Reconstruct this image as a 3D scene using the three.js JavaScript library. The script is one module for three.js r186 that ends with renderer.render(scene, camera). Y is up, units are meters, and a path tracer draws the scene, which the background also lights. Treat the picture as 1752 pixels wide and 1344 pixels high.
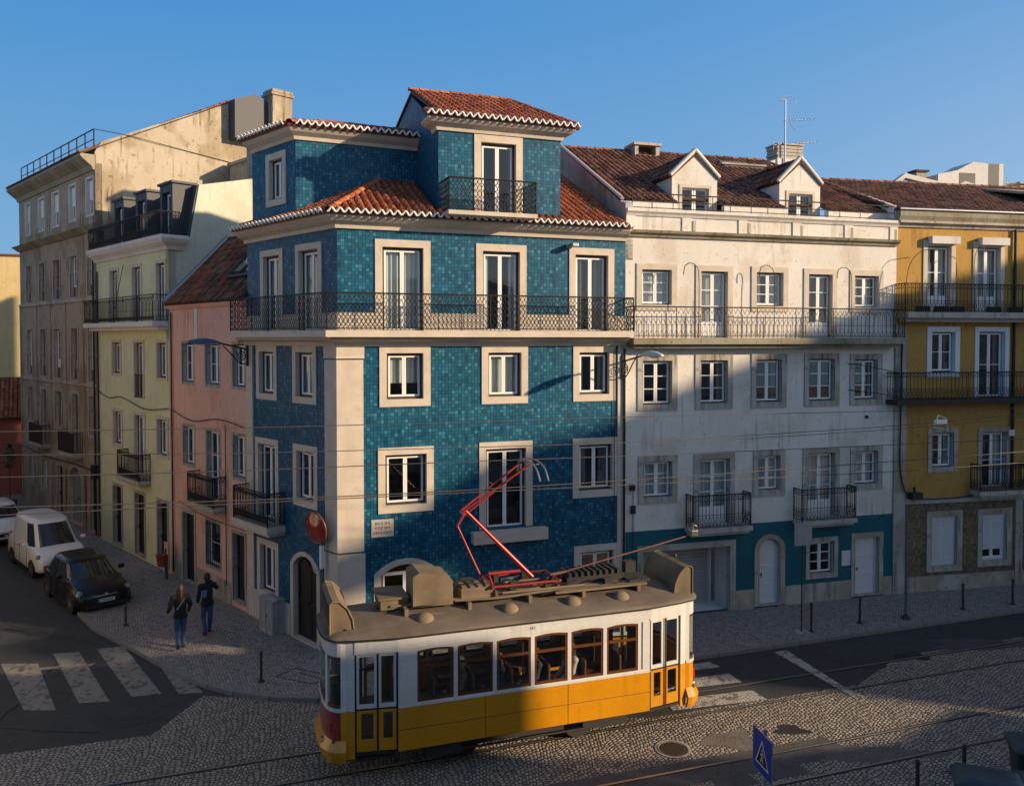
import * as THREE from 'three';
import { mergeGeometries, toCreasedNormals } from 'three/addons/utils/BufferGeometryUtils.js';
import { RoundedBoxGeometry } from 'three/addons/geometries/RoundedBoxGeometry.js';

// ---------------------------------------------------------------- camera, sky, sun, exposure
const D = Math.PI / 180, V = (x, y, z) => new THREE.Vector3(x, y, z);
const scene = new THREE.Scene();
const camera = new THREE.PerspectiveCamera(51.28, 1752 / 1344, 0.1, 2000);
camera.position.set(0, 9, 0);
camera.rotation.set(-1.5 * D, 0, 0);
camera.setViewOffset(1752, 1344, 0, 55.3, 1752, 1344);      // the photograph's shifted horizon
const renderer = new THREE.WebGLRenderer();
renderer.toneMapping = THREE.LinearToneMapping;
renderer.toneMappingExposure = 1.6;
renderer.shadowMap.enabled = true;
const SUN_AZ = V(.9587, 0, .2845), SUN_EL = 16.5 * D;
const sunDir = V(SUN_AZ.x * Math.cos(SUN_EL), Math.sin(SUN_EL), SUN_AZ.z * Math.cos(SUN_EL));
const sun = new THREE.DirectionalLight(new THREE.Color().setRGB(1, .77, .51), 4.3);
sun.position.copy(sunDir).multiplyScalar(120).add(V(0, 6, -25));
sun.target.position.set(0, 6, -25);
sun.castShadow = true; sun.shadow.radius = 2.2; sun.shadow.mapSize.set(4096, 4096);
Object.assign(sun.shadow.camera, { left: -60, right: 60, top: 45, bottom: -45, near: 1, far: 300 });
scene.add(sun, sun.target);
{
  const w = 512, h = 256, d = new Float32Array(w * h * 4);
  const zen = [.012, .045, .13], mid = [.038, .176, .395], hor = [.175, .305, .44];
  for (let j = 0; j < h; j++) for (let i = 0; i < w; i++) {
    const el = ((j + .5) / h - .5) * Math.PI, ph = ((i + .5) / w - .5) * 2 * Math.PI;
    const dir = [Math.cos(el) * Math.cos(ph), Math.sin(el), Math.cos(el) * Math.sin(ph)];
    const s = Math.max(0, Math.sin(el)), cs = dir[0] * sunDir.x + dir[1] * sunDir.y + dir[2] * sunDir.z;
    const a = Math.min(1, s / .36), b = Math.max(0, Math.min(1, (s - .36) / .64));
    const glow = .35 * Math.pow(Math.max(0, cs), 6) + .18 * Math.max(0, cs) * (1 - a);
    const o = (j * w + i) * 4;
    for (let k = 0; k < 3; k++) {
      let c = hor[k] + (mid[k] - hor[k]) * Math.pow(a, .8); c += (zen[k] - c) * b;
      d[o + k] = c + glow * [1.1, .9, .62][k] + [.11, .09, .055][k] * Math.pow((1 + cs) / 2, 2);
    }
    d[o + 3] = 1;
  }
  const t = new THREE.DataTexture(d, w, h, THREE.RGBAFormat, THREE.FloatType);
  t.mapping = THREE.EquirectangularReflectionMapping; t.magFilter = t.minFilter = THREE.LinearFilter; t.needsUpdate = true;
  scene.background = t; scene.environment = t;
}

// ---------------------------------------------------------------- helpers
function rng(seed) { let a = seed >>> 0; return () => { a = (a + 0x6D2B79F5) | 0; let t = Math.imul(a ^ (a >>> 15), 1 | a); t = (t + Math.imul(t ^ (t >>> 7), 61 | t)) ^ t; return ((t ^ (t >>> 14)) >>> 0) / 4294967296; }; }
const R = rng(20240);
const rr = (a, b) => a + (b - a) * R();
const used = new Map();
function numbered(n) { const k = used.get(n) || 0; used.set(n, k + 1); return k ? n + '_' + String(k).padStart(3, '0') : n; }
function thing(name, label, category, pos = [0, 0, 0], turn = 0, group) {
  const o = new THREE.Group(); o.name = numbered(name); o.position.set(...pos); o.rotation.y = turn;
  o.userData = { label, category }; if (group) o.userData.group = group; scene.add(o); return o;
}
function part(parent, name, geo, mat, matrix) {
  const m = new THREE.Mesh(geo, mat); m.name = name; m.castShadow = m.receiveShadow = true;
  if (matrix) m.applyMatrix4(matrix); parent.add(m); return m;
}
function group(parent, name, matrix) { const g = new THREE.Group(); g.name = name; if (matrix) g.applyMatrix4(matrix); parent.add(g); return g; }
function single(name, label, category, geo, mat, grp) {
  const m = part(scene, numbered(name), geo, mat); m.userData = { label, category }; if (grp) m.userData.group = grp; return m;
}
function structure(name, geo, mat) { const m = part(scene, numbered(name), geo, mat); m.userData = { kind: 'structure', label: name.replace(/_/g, ' ') }; return m; }
const fr = (x, y, z, ry = 0, rx = 0, rz = 0) => new THREE.Matrix4().compose(V(x, y, z), new THREE.Quaternion().setFromEuler(new THREE.Euler(rx, ry, rz, 'YXZ')), V(1, 1, 1));
function bx(x0, x1, y0, y1, z0, z1) { return uvBox(new THREE.BoxGeometry(Math.abs(x1 - x0), Math.abs(y1 - y0), Math.abs(z1 - z0)).translate((x0 + x1) / 2, (y0 + y1) / 2, (z0 + z1) / 2)); }
function rbx(x0, x1, y0, y1, z0, z1, r = .03, s = 2) { return uvBox(new RoundedBoxGeometry(x1 - x0, y1 - y0, z1 - z0, s, r).translate((x0 + x1) / 2, (y0 + y1) / 2, (z0 + z1) / 2)); }
function cyl(r0, r1, h, x, y, z, n = 12, rx = 0, rz = 0) { const g = new THREE.CylinderGeometry(r1, r0, h, n); g.rotateX(rx); g.rotateZ(rz); return g.translate(x, y, z); }
const UPV = V(0, 1, 0);
function bar(a, b, r = .012, n = 4, r2 = r) {
  const p = V(...a), q = V(...b), d = q.clone().sub(p), l = d.length();
  const g = new THREE.CylinderGeometry(r2, r, l, n, 1);
  return g.applyMatrix4(new THREE.Matrix4().compose(p.add(q).multiplyScalar(.5), new THREE.Quaternion().setFromUnitVectors(UPV, d.divideScalar(l)), V(1, 1, 1)));
}
function pipe(pts, r = .012, n = 4, seg) { const c = new THREE.CatmullRomCurve3(pts.map((p) => V(...p))); return new THREE.TubeGeometry(c, seg || Math.max(4, pts.length * 3), r, n, false); }
function poly(pts, r, n = 4) { const a = []; for (let i = 1; i < pts.length; i++) a.push(bar(pts[i - 1], pts[i], r, n)); return merge(a); }
function merge(list) {
  const a = list.flat().filter(Boolean).map((g) => { const h = g.index ? g.toNonIndexed() : g; for (const k of Object.keys(h.attributes)) if (!['position', 'normal', 'uv'].includes(k)) h.deleteAttribute(k);
    if (!h.attributes.normal) h.computeVertexNormals(); if (!h.attributes.uv) h.setAttribute('uv', new THREE.BufferAttribute(new Float32Array(h.attributes.position.count * 2), 2)); h.morphAttributes = {}; return h; });
  return a.length === 1 ? a[0] : mergeGeometries(a, false);
}
function uvBox(g) {                                   // uv in metres, from the face that a vertex lies on
  if (g.index) g = g.toNonIndexed();
  const p = g.attributes.position, n = g.attributes.normal, u = new Float32Array(p.count * 2);
  for (let i = 0; i < p.count; i++) {
    const ax = Math.abs(n.getX(i)), ay = Math.abs(n.getY(i)), az = Math.abs(n.getZ(i));
    if (ay > ax && ay > az) { u[2 * i] = p.getX(i); u[2 * i + 1] = p.getZ(i); }
    else if (ax > az) { u[2 * i] = p.getZ(i); u[2 * i + 1] = p.getY(i); }
    else { u[2 * i] = p.getX(i); u[2 * i + 1] = p.getY(i); }
  }
  g.setAttribute('uv', new THREE.BufferAttribute(u, 2)); return g;
}
function shapeOf(pts) { const s = new THREE.Shape(); pts.forEach((p, i) => i ? s.lineTo(p[0], p[1]) : s.moveTo(p[0], p[1])); s.closePath(); return s; }
function prism(pts, holes, z0, z1) {
  const s = shapeOf(pts); for (const h of holes || []) s.holes.push(shapeOf(h));
  return uvBox(new THREE.ExtrudeGeometry(s, { depth: z1 - z0, bevelEnabled: false }).translate(0, 0, z0));
}
const rect = (x0, x1, y0, y1) => [[x0, y0], [x1, y0], [x1, y1], [x0, y1]];
function archPts(x0, x1, y0, ys, rise, n = 10) {       // opening with a segmental arch from springing height ys
  const w = x1 - x0, r = (w * w / 4 + rise * rise) / (2 * rise), cy = ys + rise - r, cx = (x0 + x1) / 2, a0 = Math.asin(w / 2 / r), p = [[x0, y0], [x1, y0]];
  for (let i = 0; i <= n; i++) { const a = a0 - 2 * a0 * i / n; p.push([cx + r * Math.sin(a), cy + r * Math.cos(a)]); } return p;
}
function profile(pts, path, closed = false) {          // sweep a (out, up) profile along an xz polyline whose outside is on its right hand
  const pos = [], n = path.length, dirs = [], rows = [];
  for (let i = 0; i < n - (closed ? 0 : 1); i++) { const a = path[i], b = path[(i + 1) % n], dx = b[0] - a[0], dz = b[1] - a[1], l = Math.hypot(dx, dz); dirs.push([-dz / l, dx / l]); }
  for (let i = 0; i < n; i++) {
    const d0 = dirs[closed ? (i + dirs.length - 1) % dirs.length : Math.max(0, i - 1)], d1 = dirs[Math.min(dirs.length - 1, i)];
    let mx = d0[0] + d1[0], mz = d0[1] + d1[1]; const k = 2 / (mx * mx + mz * mz); mx *= k; mz *= k;
    rows.push(pts.map(([o, u]) => [path[i][0] + mx * o, u, path[i][1] + mz * o]));
  }
  const quad = (a, b, c, d) => pos.push(...a, ...b, ...c, ...a, ...c, ...d), m = pts.length;
  for (let i = 0; i < n - (closed ? 0 : 1); i++) for (let j = 0; j < m; j++) { const r0 = rows[i], r1 = rows[(i + 1) % n]; quad(r0[j], r1[j], r1[(j + 1) % m], r0[(j + 1) % m]); }
  if (!closed) for (const r of [rows[0], rows[n - 1]]) for (let j = 1; j < m - 1; j++) pos.push(...r[0], ...r[j], ...r[j + 1]);
  const g = new THREE.BufferGeometry(); g.setAttribute('position', new THREE.Float32BufferAttribute(pos, 3)); g.computeVertexNormals(); return uvBox(g);
}
function polygon3(pts, t = 0, dir = [0, -1, 0]) {      // a flat polygon in space, given a thickness along dir
  const c = pts.map((p) => V(...p)), nrm = V(0, 0, 0);
  for (let i = 0; i < c.length; i++) { const a = c[i], b = c[(i + 1) % c.length]; nrm.x += (a.y - b.y) * (a.z + b.z); nrm.y += (a.z - b.z) * (a.x + b.x); nrm.z += (a.x - b.x) * (a.y + b.y); }
  nrm.normalize(); const ex = c[1].clone().sub(c[0]).normalize(), ey = nrm.clone().cross(ex);
  const flat = c.map((p) => { const q = p.clone().sub(c[0]); return new THREE.Vector2(q.dot(ex), q.dot(ey)); }), tri = THREE.ShapeUtils.triangulateShape(flat, []), pos = [], uv = [];
  const add = (v, f) => { pos.push(v.x, v.y, v.z); uv.push(f.x, f.y); }, off = V(...dir).multiplyScalar(t);
  for (const [a, b, d] of tri) { add(c[a], flat[a]); add(c[b], flat[b]); add(c[d], flat[d]); if (t) { add(c[a].clone().add(off), flat[a]); add(c[d].clone().add(off), flat[d]); add(c[b].clone().add(off), flat[b]); } }
  if (t) for (let i = 0; i < c.length; i++) { const j = (i + 1) % c.length, a = c[i], b = c[j], p = a.clone().add(off), q = b.clone().add(off), z = new THREE.Vector2(0, 0), l = new THREE.Vector2(a.distanceTo(b), 0); add(a, z); add(p, z); add(b, l); add(b, l); add(p, z); add(q, l); }
  const g = new THREE.BufferGeometry(); g.setAttribute('position', new THREE.Float32BufferAttribute(pos, 3)); g.setAttribute('uv', new THREE.Float32BufferAttribute(uv, 2)); g.computeVertexNormals(); return g;
}

// ---------------------------------------------------------------- textures
function valueNoise(seed) {                             // periodic value noise on a lattice of p cells
  const r = rng(seed), t = new Float32Array(4096); for (let i = 0; i < 4096; i++) t[i] = r();
  return (x, y, p, py = p) => { const xi = Math.floor(x), yi = Math.floor(y), fx = x - xi, fy = y - yi, sx = fx * fx * (3 - 2 * fx), sy = fy * fy * (3 - 2 * fy);
    const at = (a, b) => t[((((a % p) + p) % p) * 57 + (((b % py) + py) % py) * 131) & 4095];
    const u = at(xi, yi), v = at(xi + 1, yi), w = at(xi, yi + 1), z = at(xi + 1, yi + 1); return u + (v - u) * sx + (w - u) * sy + (u - v - w + z) * sx * sy; };
}
const NZ = valueNoise(7), NZ2 = valueNoise(99);
function fbm(x, y, p, o = 5, n = NZ, py = p) { let s = 0, a = .5, f = p, g = py; for (let i = 0; i < o; i++) { s += a * n(x * f, y * g, f, g); a *= .5; f *= 2; g *= 2; } return s / (1 - Math.pow(.5, o)); }
function tex(size, metres, srgb, fn) {
  const d = new Uint8Array(size * size * 4);
  for (let j = 0; j < size; j++) for (let i = 0; i < size; i++) { const c = fn(i / size, j / size, i, j), o = (j * size + i) * 4; for (let k = 0; k < 3; k++) d[o + k] = Math.max(0, Math.min(255, (Array.isArray(c) ? c[k] : c) * 255)); d[o + 3] = 255; }
  const t = new THREE.DataTexture(d, size, size); t.wrapS = t.wrapT = THREE.RepeatWrapping; t.magFilter = THREE.LinearFilter; t.minFilter = THREE.LinearMipmapLinearFilter; t.generateMipmaps = true;
  if (srgb) t.colorSpace = THREE.SRGBColorSpace; t.repeat.set(1 / metres, 1 / metres); t.needsUpdate = true; return t;
}
const lin = (c) => c <= 0 ? 0 : c < .0031308 ? 12.92 * c : 1.055 * Math.pow(c, 1 / 2.4) - .055;   // linear value to sRGB byte scale
const mixc = (a, b, t) => [a[0] + (b[0] - a[0]) * t, a[1] + (b[1] - a[1]) * t, a[2] + (b[2] - a[2]) * t];
const clamp = (x, a = 0, b = 1) => Math.max(a, Math.min(b, x)), step = (a, b, x) => { const t = clamp((x - a) / (b - a)); return t * t * (3 - 2 * t); };
// plaster: mottled, with rain streaks and chips that have outlines of their own
const plasterMap = (seed, dirt) => { const n = valueNoise(seed); return tex(1024, 7, true, (x, y) => {
  const m = fbm(x, y, 6, 5, n), st = fbm(x, y, 56, 3, n, 5), pat = step(.50, .72, fbm(x + .37, y + .11, 7, 6, n)), chip = step(.735, .76, fbm(x + .7, y, 44, 4, n)), fine = fbm(x, y, 120, 2, n);
  const v = .94 + .09 * (m - .5) + .05 * (fine - .5) - dirt * (.26 * step(.5, .9, st) * step(.4, .75, m) + .09 * pat + .13 * chip), w = dirt * .10 * pat; return [lin(v * v), lin(v * v * (1 - w * .5)), lin(v * v * (1 - w * 1.3))]; }); };
const plasterBump = tex(512, 3, false, (x, y) => .5 + .5 * (fbm(x, y, 16, 5) - .5));
const mapClean = plasterMap(3, .35), mapWorn = plasterMap(11, .7), mapFilthy = plasterMap(17, 1.35);
const stoneMap = tex(512, 2.3, true, (x, y) => { const m = fbm(x, y, 8, 5), s = step(.6, .75, fbm(x + .4, y + .2, 14, 5)), v = .86 + .22 * (m - .5) - .07 * s; return [lin(v), lin(v * .98), lin(v * .95)]; });
// glazed wall tiles, 24 x 24 in a repeat
const TILE_N = 24, TILE_M = .10;
function azulejo(seed, base, dark, light) {
  const r = rng(seed), v = []; for (let i = 0; i < TILE_N * TILE_N; i++) v.push([r(), r(), r(), r()]);
  const at = (x, y) => v[(Math.floor(y * TILE_N) % TILE_N) * TILE_N + Math.floor(x * TILE_N) % TILE_N];
  const map = tex(1024, TILE_N * TILE_M, true, (x, y) => {
    const q = at(x, y), fx = x * TILE_N % 1, fy = y * TILE_N % 1, e = Math.min(fx, 1 - fx, fy, 1 - fy), a = Math.abs(fx - .5), b = Math.abs(fy - .5);
    const motif = step(.10, .16, Math.abs(Math.hypot(a, b) - .30)), dia = step(.04, .09, Math.abs(a + b - .5));
    const wv = v[(Math.floor(y * TILE_N) % TILE_N) * TILE_N][3], cv = v[Math.floor(x * TILE_N) % TILE_N][2];
    let c = mixc(base, dark, .62 * q[0] + .25 * (1 - motif) * q[1] + .12 * wv); c = mixc(c, light, .42 * (1 - dia) * q[2] * q[2] + .30 * step(.72, 1, q[3]) + .07 * cv);
    c = mixc(c, dark, .22 * step(.4, .7, fbm(x, y, 4, 5))); const g = step(.015, .10, e); c = mixc(dark.map((k) => k * .45), c, .12 + .88 * g); return c.map(lin);
  });
  const bump = tex(1024, TILE_N * TILE_M, false, (x, y) => { const q = at(x, y), fx = x * TILE_N % 1, fy = y * TILE_N % 1, e = Math.min(fx, 1 - fx, fy, 1 - fy); return .1 + .75 * step(.0, .07, e) * (.55 + .3 * (q[0] - .5) * (fx - .5) + .3 * (q[1] - .5) * (fy - .5) + .1 * q[2]) + .10 * fbm(x, y, 64, 2); });
  return { map, bump };
}
const tealTiles = azulejo(5, [.007, .105, .19], [.002, .034, .070], [.11, .36, .47]);
const ochreTiles = azulejo(8, [.27, .185, .095], [.028, .020, .013], [.42, .34, .22]);
// stone setts: distance to the nearest and second nearest stone of a jittered lattice, wrapped
function stones(size, metres, cells, jit, warp, cols, joint) {
  const r = rng(cells * 31 + size), n = cells * cells, px = new Float32Array(n), py = new Float32Array(n), tone = new Float32Array(n), hue = new Float32Array(n);
  for (let j = 0; j < cells; j++) for (let i = 0; i < cells; i++) { const k = j * cells + i; px[k] = i + .5 + (j % 2 ? .5 : 0) + (r() - .5) * jit; py[k] = j + .5 + (r() - .5) * jit; tone[k] = r(); hue[k] = r(); }
  const f = (x, y) => { let X = x * cells, Y = y * cells; if (warp) { Y += warp * Math.abs(Math.sin(X / cells * Math.PI * 3)) * cells / 10; }
    const ci = Math.floor(X), cj = Math.floor(Y); let d1 = 9, d2 = 9, id = 0;
    for (let b = -2; b <= 2; b++) for (let a = -2; a <= 2; a++) { const i = ((ci + a) % cells + cells) % cells, j = ((cj + b) % cells + cells) % cells, k = j * cells + i, dx = px[k] - i + ci + a - X, dy = py[k] - j + cj + b - Y, d = Math.max(Math.abs(dx) * .75 + Math.abs(dy) * .35, Math.abs(dy) * .75 + Math.abs(dx) * .35); if (d < d1) { d2 = d1; d1 = d; id = k; } else if (d < d2) d2 = d; }
    return [d2 - d1, id]; };
  const map = tex(size, metres, true, (x, y) => { const [e, k] = f(x, y), m = fbm(x, y, 32, 3); let c = mixc(cols[0], cols[1], tone[k] * .8 + .2 * m); if (hue[k] > .93) c = mixc(c, cols[3], .7); return mixc(cols[2], c, step(joint * .4, joint * 1.3, e)).map(lin); });
  const bump = tex(size, metres, false, (x, y) => { const [e, k] = f(x, y); return .75 * Math.pow(clamp(e / .55), .45) * (.75 + .25 * tone[k]) + .12 * fbm(x, y, 64, 2); });
  return { map, bump };
}
const setts = stones(1024, 2.9, 28, .45, .9, [[.24, .205, .165], [.47, .40, .32], [.026, .021, .017], [.13, .12, .115]], .21);
const calcada = stones(1024, 2.6, 28, .6, 0, [[.24, .21, .19], [.40, .36, .32], [.05, .042, .038], [.13, .12, .12]], .15);
const asphaltMap = tex(512, 2.2, true, (x, y) => { const v = .85 + .5 * (fbm(x, y, 96, 2) - .5) + .35 * (fbm(x, y, 5, 4) - .5), c = step(.015, .0, Math.abs(fbm(x, y, 4, 5, NZ2) - .5)) * .35; return [v - c, v - c, (v - c) * .99].map((k) => lin(k * .8)); });
const asphaltBump = tex(512, 2.2, false, (x, y) => fbm(x, y, 128, 2));
const clayMap = tex(256, .8, true, (x, y) => { const v = .78 + .6 * (fbm(x, y, 8, 4) - .5), l = step(.62, .72, fbm(x + .3, y + .6, 6, 5)); return mixc([v, v * .98, v * .96], [.42, .44, .40], l * .55).map(lin); });
const grimeMap = tex(512, 3, true, (x, y) => { const m = fbm(x, y, 5, 5), st = step(.5, .72, fbm(x, y, 9, 3, NZ, 30)), v = .62 + .7 * (m - .4); return mixc([v, v * .97, v * .92], [.30, .22, .15], .45 * st * m).map((k) => lin(clamp(k))); });
const woodMap = tex(512, 1, true, (x, y) => { const g = fbm(x, y, 48, 4, NZ, 3), v = .7 + .5 * (g - .5) + .15 * (fbm(x, y, 6, 3) - .5); return [v, v * .95, v * .9].map(lin); });

// ---------------------------------------------------------------- materials (linear base colours)
function mat(c, o = {}) { const { phys, ...p } = o, M = phys ? THREE.MeshPhysicalMaterial : THREE.MeshStandardMaterial, m = new M({ roughness: .85, ...p }); m.color.setRGB(...c); m.side = THREE.DoubleSide; return m; }
const plaster = (c, map = mapClean) => mat(c, { map, bumpMap: plasterBump, bumpScale: .006, roughness: .93 });
const MT = {
  teal: mat([1, 1, 1], { map: tealTiles.map, bumpMap: tealTiles.bump, bumpScale: .0022, roughness: .42, phys: true, specularIntensity: .4 }),
  ochreTile: mat([1, 1, 1], { map: ochreTiles.map, bumpMap: ochreTiles.bump, bumpScale: .006, roughness: .45 }),
  stone: mat([.66, .57, .47], { map: stoneMap, bumpMap: plasterBump, bumpScale: .004, roughness: .85 }),
  stoneOld: mat([.50, .44, .37], { map: mapFilthy, bumpMap: plasterBump, bumpScale: .006 }),
  stoneMoss: mat([.34, .30, .21], { map: mapFilthy, bumpMap: plasterBump, bumpScale: .012 }),
  white: plaster([.80, .74, .66], mapWorn), cream: plaster([.76, .69, .59], mapWorn), whitePaint: plaster([.74, .70, .66]),
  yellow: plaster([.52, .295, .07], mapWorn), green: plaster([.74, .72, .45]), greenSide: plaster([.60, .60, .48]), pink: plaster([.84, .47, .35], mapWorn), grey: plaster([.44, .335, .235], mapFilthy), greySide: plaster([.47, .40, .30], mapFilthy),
  tealPaint: plaster([.012, .115, .15]), red: plaster([.34, .11, .085]), farYellow: plaster([.68, .52, .25]), slate: mat([.045, .047, .055], { roughness: .6 }),
  frame: mat([.78, .76, .73], { roughness: .45 }), frameDark: mat([.045, .028, .022], { roughness: .5 }), shutter: mat([.62, .60, .58], { roughness: .6 }), blueWhite: mat([.70, .70, .72], { roughness: .5 }),
  brownWood: mat([.17, .06, .024], { map: woodMap, roughness: .6 }), darkDoor: mat([.022, .019, .018], { map: woodMap, roughness: .45 }), whiteDoor: mat([.64, .62, .60], { roughness: .55 }), paleWood: mat([.40, .28, .17], { map: woodMap, roughness: .7 }),
  glass: mat([.92, .95, .95], { phys: true, transmission: 1, thickness: 0, roughness: .02, ior: 1.5 }),
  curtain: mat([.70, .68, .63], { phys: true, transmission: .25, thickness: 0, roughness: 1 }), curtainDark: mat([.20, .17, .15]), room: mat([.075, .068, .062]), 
  iron: mat([.020, .018, .020], { roughness: .5, metalness: .3 }), rust: mat([.045, .030, .024], { roughness: .8 }), steel: mat([.30, .29, .28], { roughness: .35, metalness: .9 }), rail: mat([.40, .37, .34], { roughness: .42, metalness: 1 }), wire: mat([.10, .085, .075], { roughness: .6, metalness: .5 }), galv: mat([.36, .37, .39], { roughness: .45, metalness: .6 }),
  mortar: mat([.84, .79, .73]), clayBase: mat([.20, .062, .030], { map: clayMap }), clayOldBase: mat([.10, .050, .034], { map: clayMap }),
  kerb: mat([.25, .23, .215], { map: stoneMap }),
};
const CLAY = [[.50, .135, .045], [.42, .105, .036], [.58, .19, .07], [.34, .085, .032], [.47, .16, .085]].map((c) => mat(c, { map: clayMap, roughness: .9 }));
const CLAYOLD = [[.25, .092, .048], [.18, .068, .040], [.33, .135, .075], [.12, .052, .034], [.28, .15, .10]].map((c) => mat(c, { map: clayMap, roughness: .92 }));

// ---------------------------------------------------------------- kit for buildings
// A facade frame F maps (x along the wall, y up, z outwards) into the thing's own coordinates.
const FRONT = new THREE.Matrix4();
function wall(b, F, pts, holes, m, z0 = -.3, z1 = 0, name = 'wall') { return part(b, name, prism(pts, holes, z0, z1), m, F); }
// o: x0 x1 y0 y1 opening, s surround width, sb surround below, door, arch rise, rows/cols of panes per leaf, leaves, panel height of a solid lower part
function opening(b, F, o) {
  const { x0, x1, y0, y1, s = .2, sb = o.door ? 0 : s, door = false, arch = 0, rows = 1, cols = 1, leaves = 2, panel = 0, stone = MT.stone, frame = MT.frame, rim = MT.frameDark, curtain = 0, proud = .035, set = 0, room = true, open = 0 } = o;
  const g = group(b, o.name || (door ? 'french_window' : 'window'), F.clone().multiply(fr(x0, y0, set))); const w = x1 - x0, h = y1 - y0;
  if (o.label) g.userData.label = o.label;
  const inner = arch ? archPts(0, w, door ? -.001 : 0, h - arch, arch) : rect(0, w, door ? -.001 : 0, h);
  if (s > 0) {
    if (door) { const outer = arch ? archPts(-s, w + s, 0, h - arch + s * .2, arch + s * .6) : rect(-s, w + s, 0, h + s);
      const ring = arch ? [[0, 0], ...archPts(0, w, 0, h - arch, arch).slice(2).reverse(), [w, 0], [w + s, 0], ...outer.slice(2), [-s, 0]] : [[-s, 0], [0, 0], [0, h], [w, h], [w, 0], [w + s, 0], [w + s, h + s], [-s, h + s]];
      part(g, 'surround', prism(ring, [], -.22, proud), stone); }
    else part(g, 'surround', prism(arch ? archPts(-s, w + s, -sb, h - arch + s * .2, arch + s * .6) : rect(-s, w + s, -sb, h + s), [inner], -.22, proud), stone);
  }
  const e = rim ? .07 : .045, ix0 = e, ix1 = w - e, iy0 = door ? .02 : e, iy1 = h - e;
  if (rim) part(g, 'outer_frame', prism(arch ? inner : rect(0, w, 0, h), [arch ? archPts(e, w - e, iy0, h - arch - e * .3, arch - e * .5) : rect(ix0, ix1, iy0, iy1)], -.2, -.115), rim);
  const lw = (ix1 - ix0) / leaves, st = o.stile || .055;
  if (!o.blank) for (let l = 0; l < leaves; l++) {
    const a = ix0 + l * lw + .003, c = a + lw - .006, holes = [], top = arch ? h - arch : iy1, py0 = iy0 + st + panel, pw = (c - a - 2 * st), ph = top - st - py0, mb = .024;
    const panes = []; for (let r = 0; r < rows; r++) for (let q = 0; q < cols; q++) { const X0 = a + st + q * (pw + mb) / cols, X1 = X0 + (pw + mb) / cols - mb, Y0 = py0 + r * (ph + mb) / rows, Y1 = Y0 + (ph + mb) / rows - mb; holes.push(rect(X0, X1, Y0, Y1)); panes.push([X0, X1, Y0, Y1]); }
    part(g, 'casement', prism(rect(a, c, iy0, top), holes, -.18, -.135), frame);
    for (const [X0, X1, Y0, Y1] of panes) part(g, 'pane', bx(X0 - .005, X1 + .005, Y0 - .005, Y1 + .005, -.1595, -.1555), MT.glass);
    if (panel) part(g, 'lower_panel', bx(a + st, c - st, iy0 + st, iy0 + panel - .02, -.134, -.128), frame);
  }
  if (arch && !o.blank) { const yb = h - arch; part(g, 'arch_pane', prism(archPts(e, w - e, yb + .01, yb + .012, arch - e), [], -.16, -.156), MT.glass); part(g, 'transom', bx(e, w - e, yb - .01, yb + .035, -.19, -.125), frame); }
  if (curtain) { const cm = curtain === 2 ? MT.curtainDark : MT.curtain, n = 26; const gs = (a, c, y0c, y1c) => { const p = new THREE.PlaneGeometry(c - a, y1c - y0c, n, 1).translate((a + c) / 2, (y0c + y1c) / 2, 0), q = p.attributes.position; for (let i = 0; i < q.count; i++) q.setZ(i, -.30 + .022 * Math.sin(q.getX(i) * 46) + .012 * Math.sin(q.getX(i) * 23 + 1)); p.computeVertexNormals(); return p; };
    const low = o.curtainLow ?? .02, gap = o.curtainGap ?? 0; if (gap) part(g, 'curtain', merge([gs(.03, w * (.5 - gap / 2), low, h - .04), gs(w * (.5 + gap / 2), w - .03, low, h - .04)]), cm); else part(g, 'curtain', gs(.02, w - .02, low, h - .03), cm); }
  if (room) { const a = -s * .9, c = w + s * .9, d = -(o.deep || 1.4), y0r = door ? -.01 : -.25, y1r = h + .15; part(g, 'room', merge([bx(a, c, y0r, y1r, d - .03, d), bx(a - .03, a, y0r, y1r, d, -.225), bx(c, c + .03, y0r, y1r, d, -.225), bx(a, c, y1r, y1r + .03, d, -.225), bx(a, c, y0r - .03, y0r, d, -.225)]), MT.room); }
  if (o.sill) part(g, 'sill', bx(-s - .04, w + s + .04, -sb - .07, -sb, -.05, .12), stone);
  return g;
}
const holeOf = (o) => { const s = (o.s ?? .2) - .02, sb = o.door ? 0 : (o.sb ?? o.s ?? .2) - .02; const y = o.door ? o.y0 + .0005 : o.y0 - sb;
  return o.arch ? archPts(o.x0 - s, o.x1 + s, y, o.y1 - o.arch + s * .2, o.arch + s * .6) : rect(o.x0 - s, o.x1 + s, y, o.y1 + s); };
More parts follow.
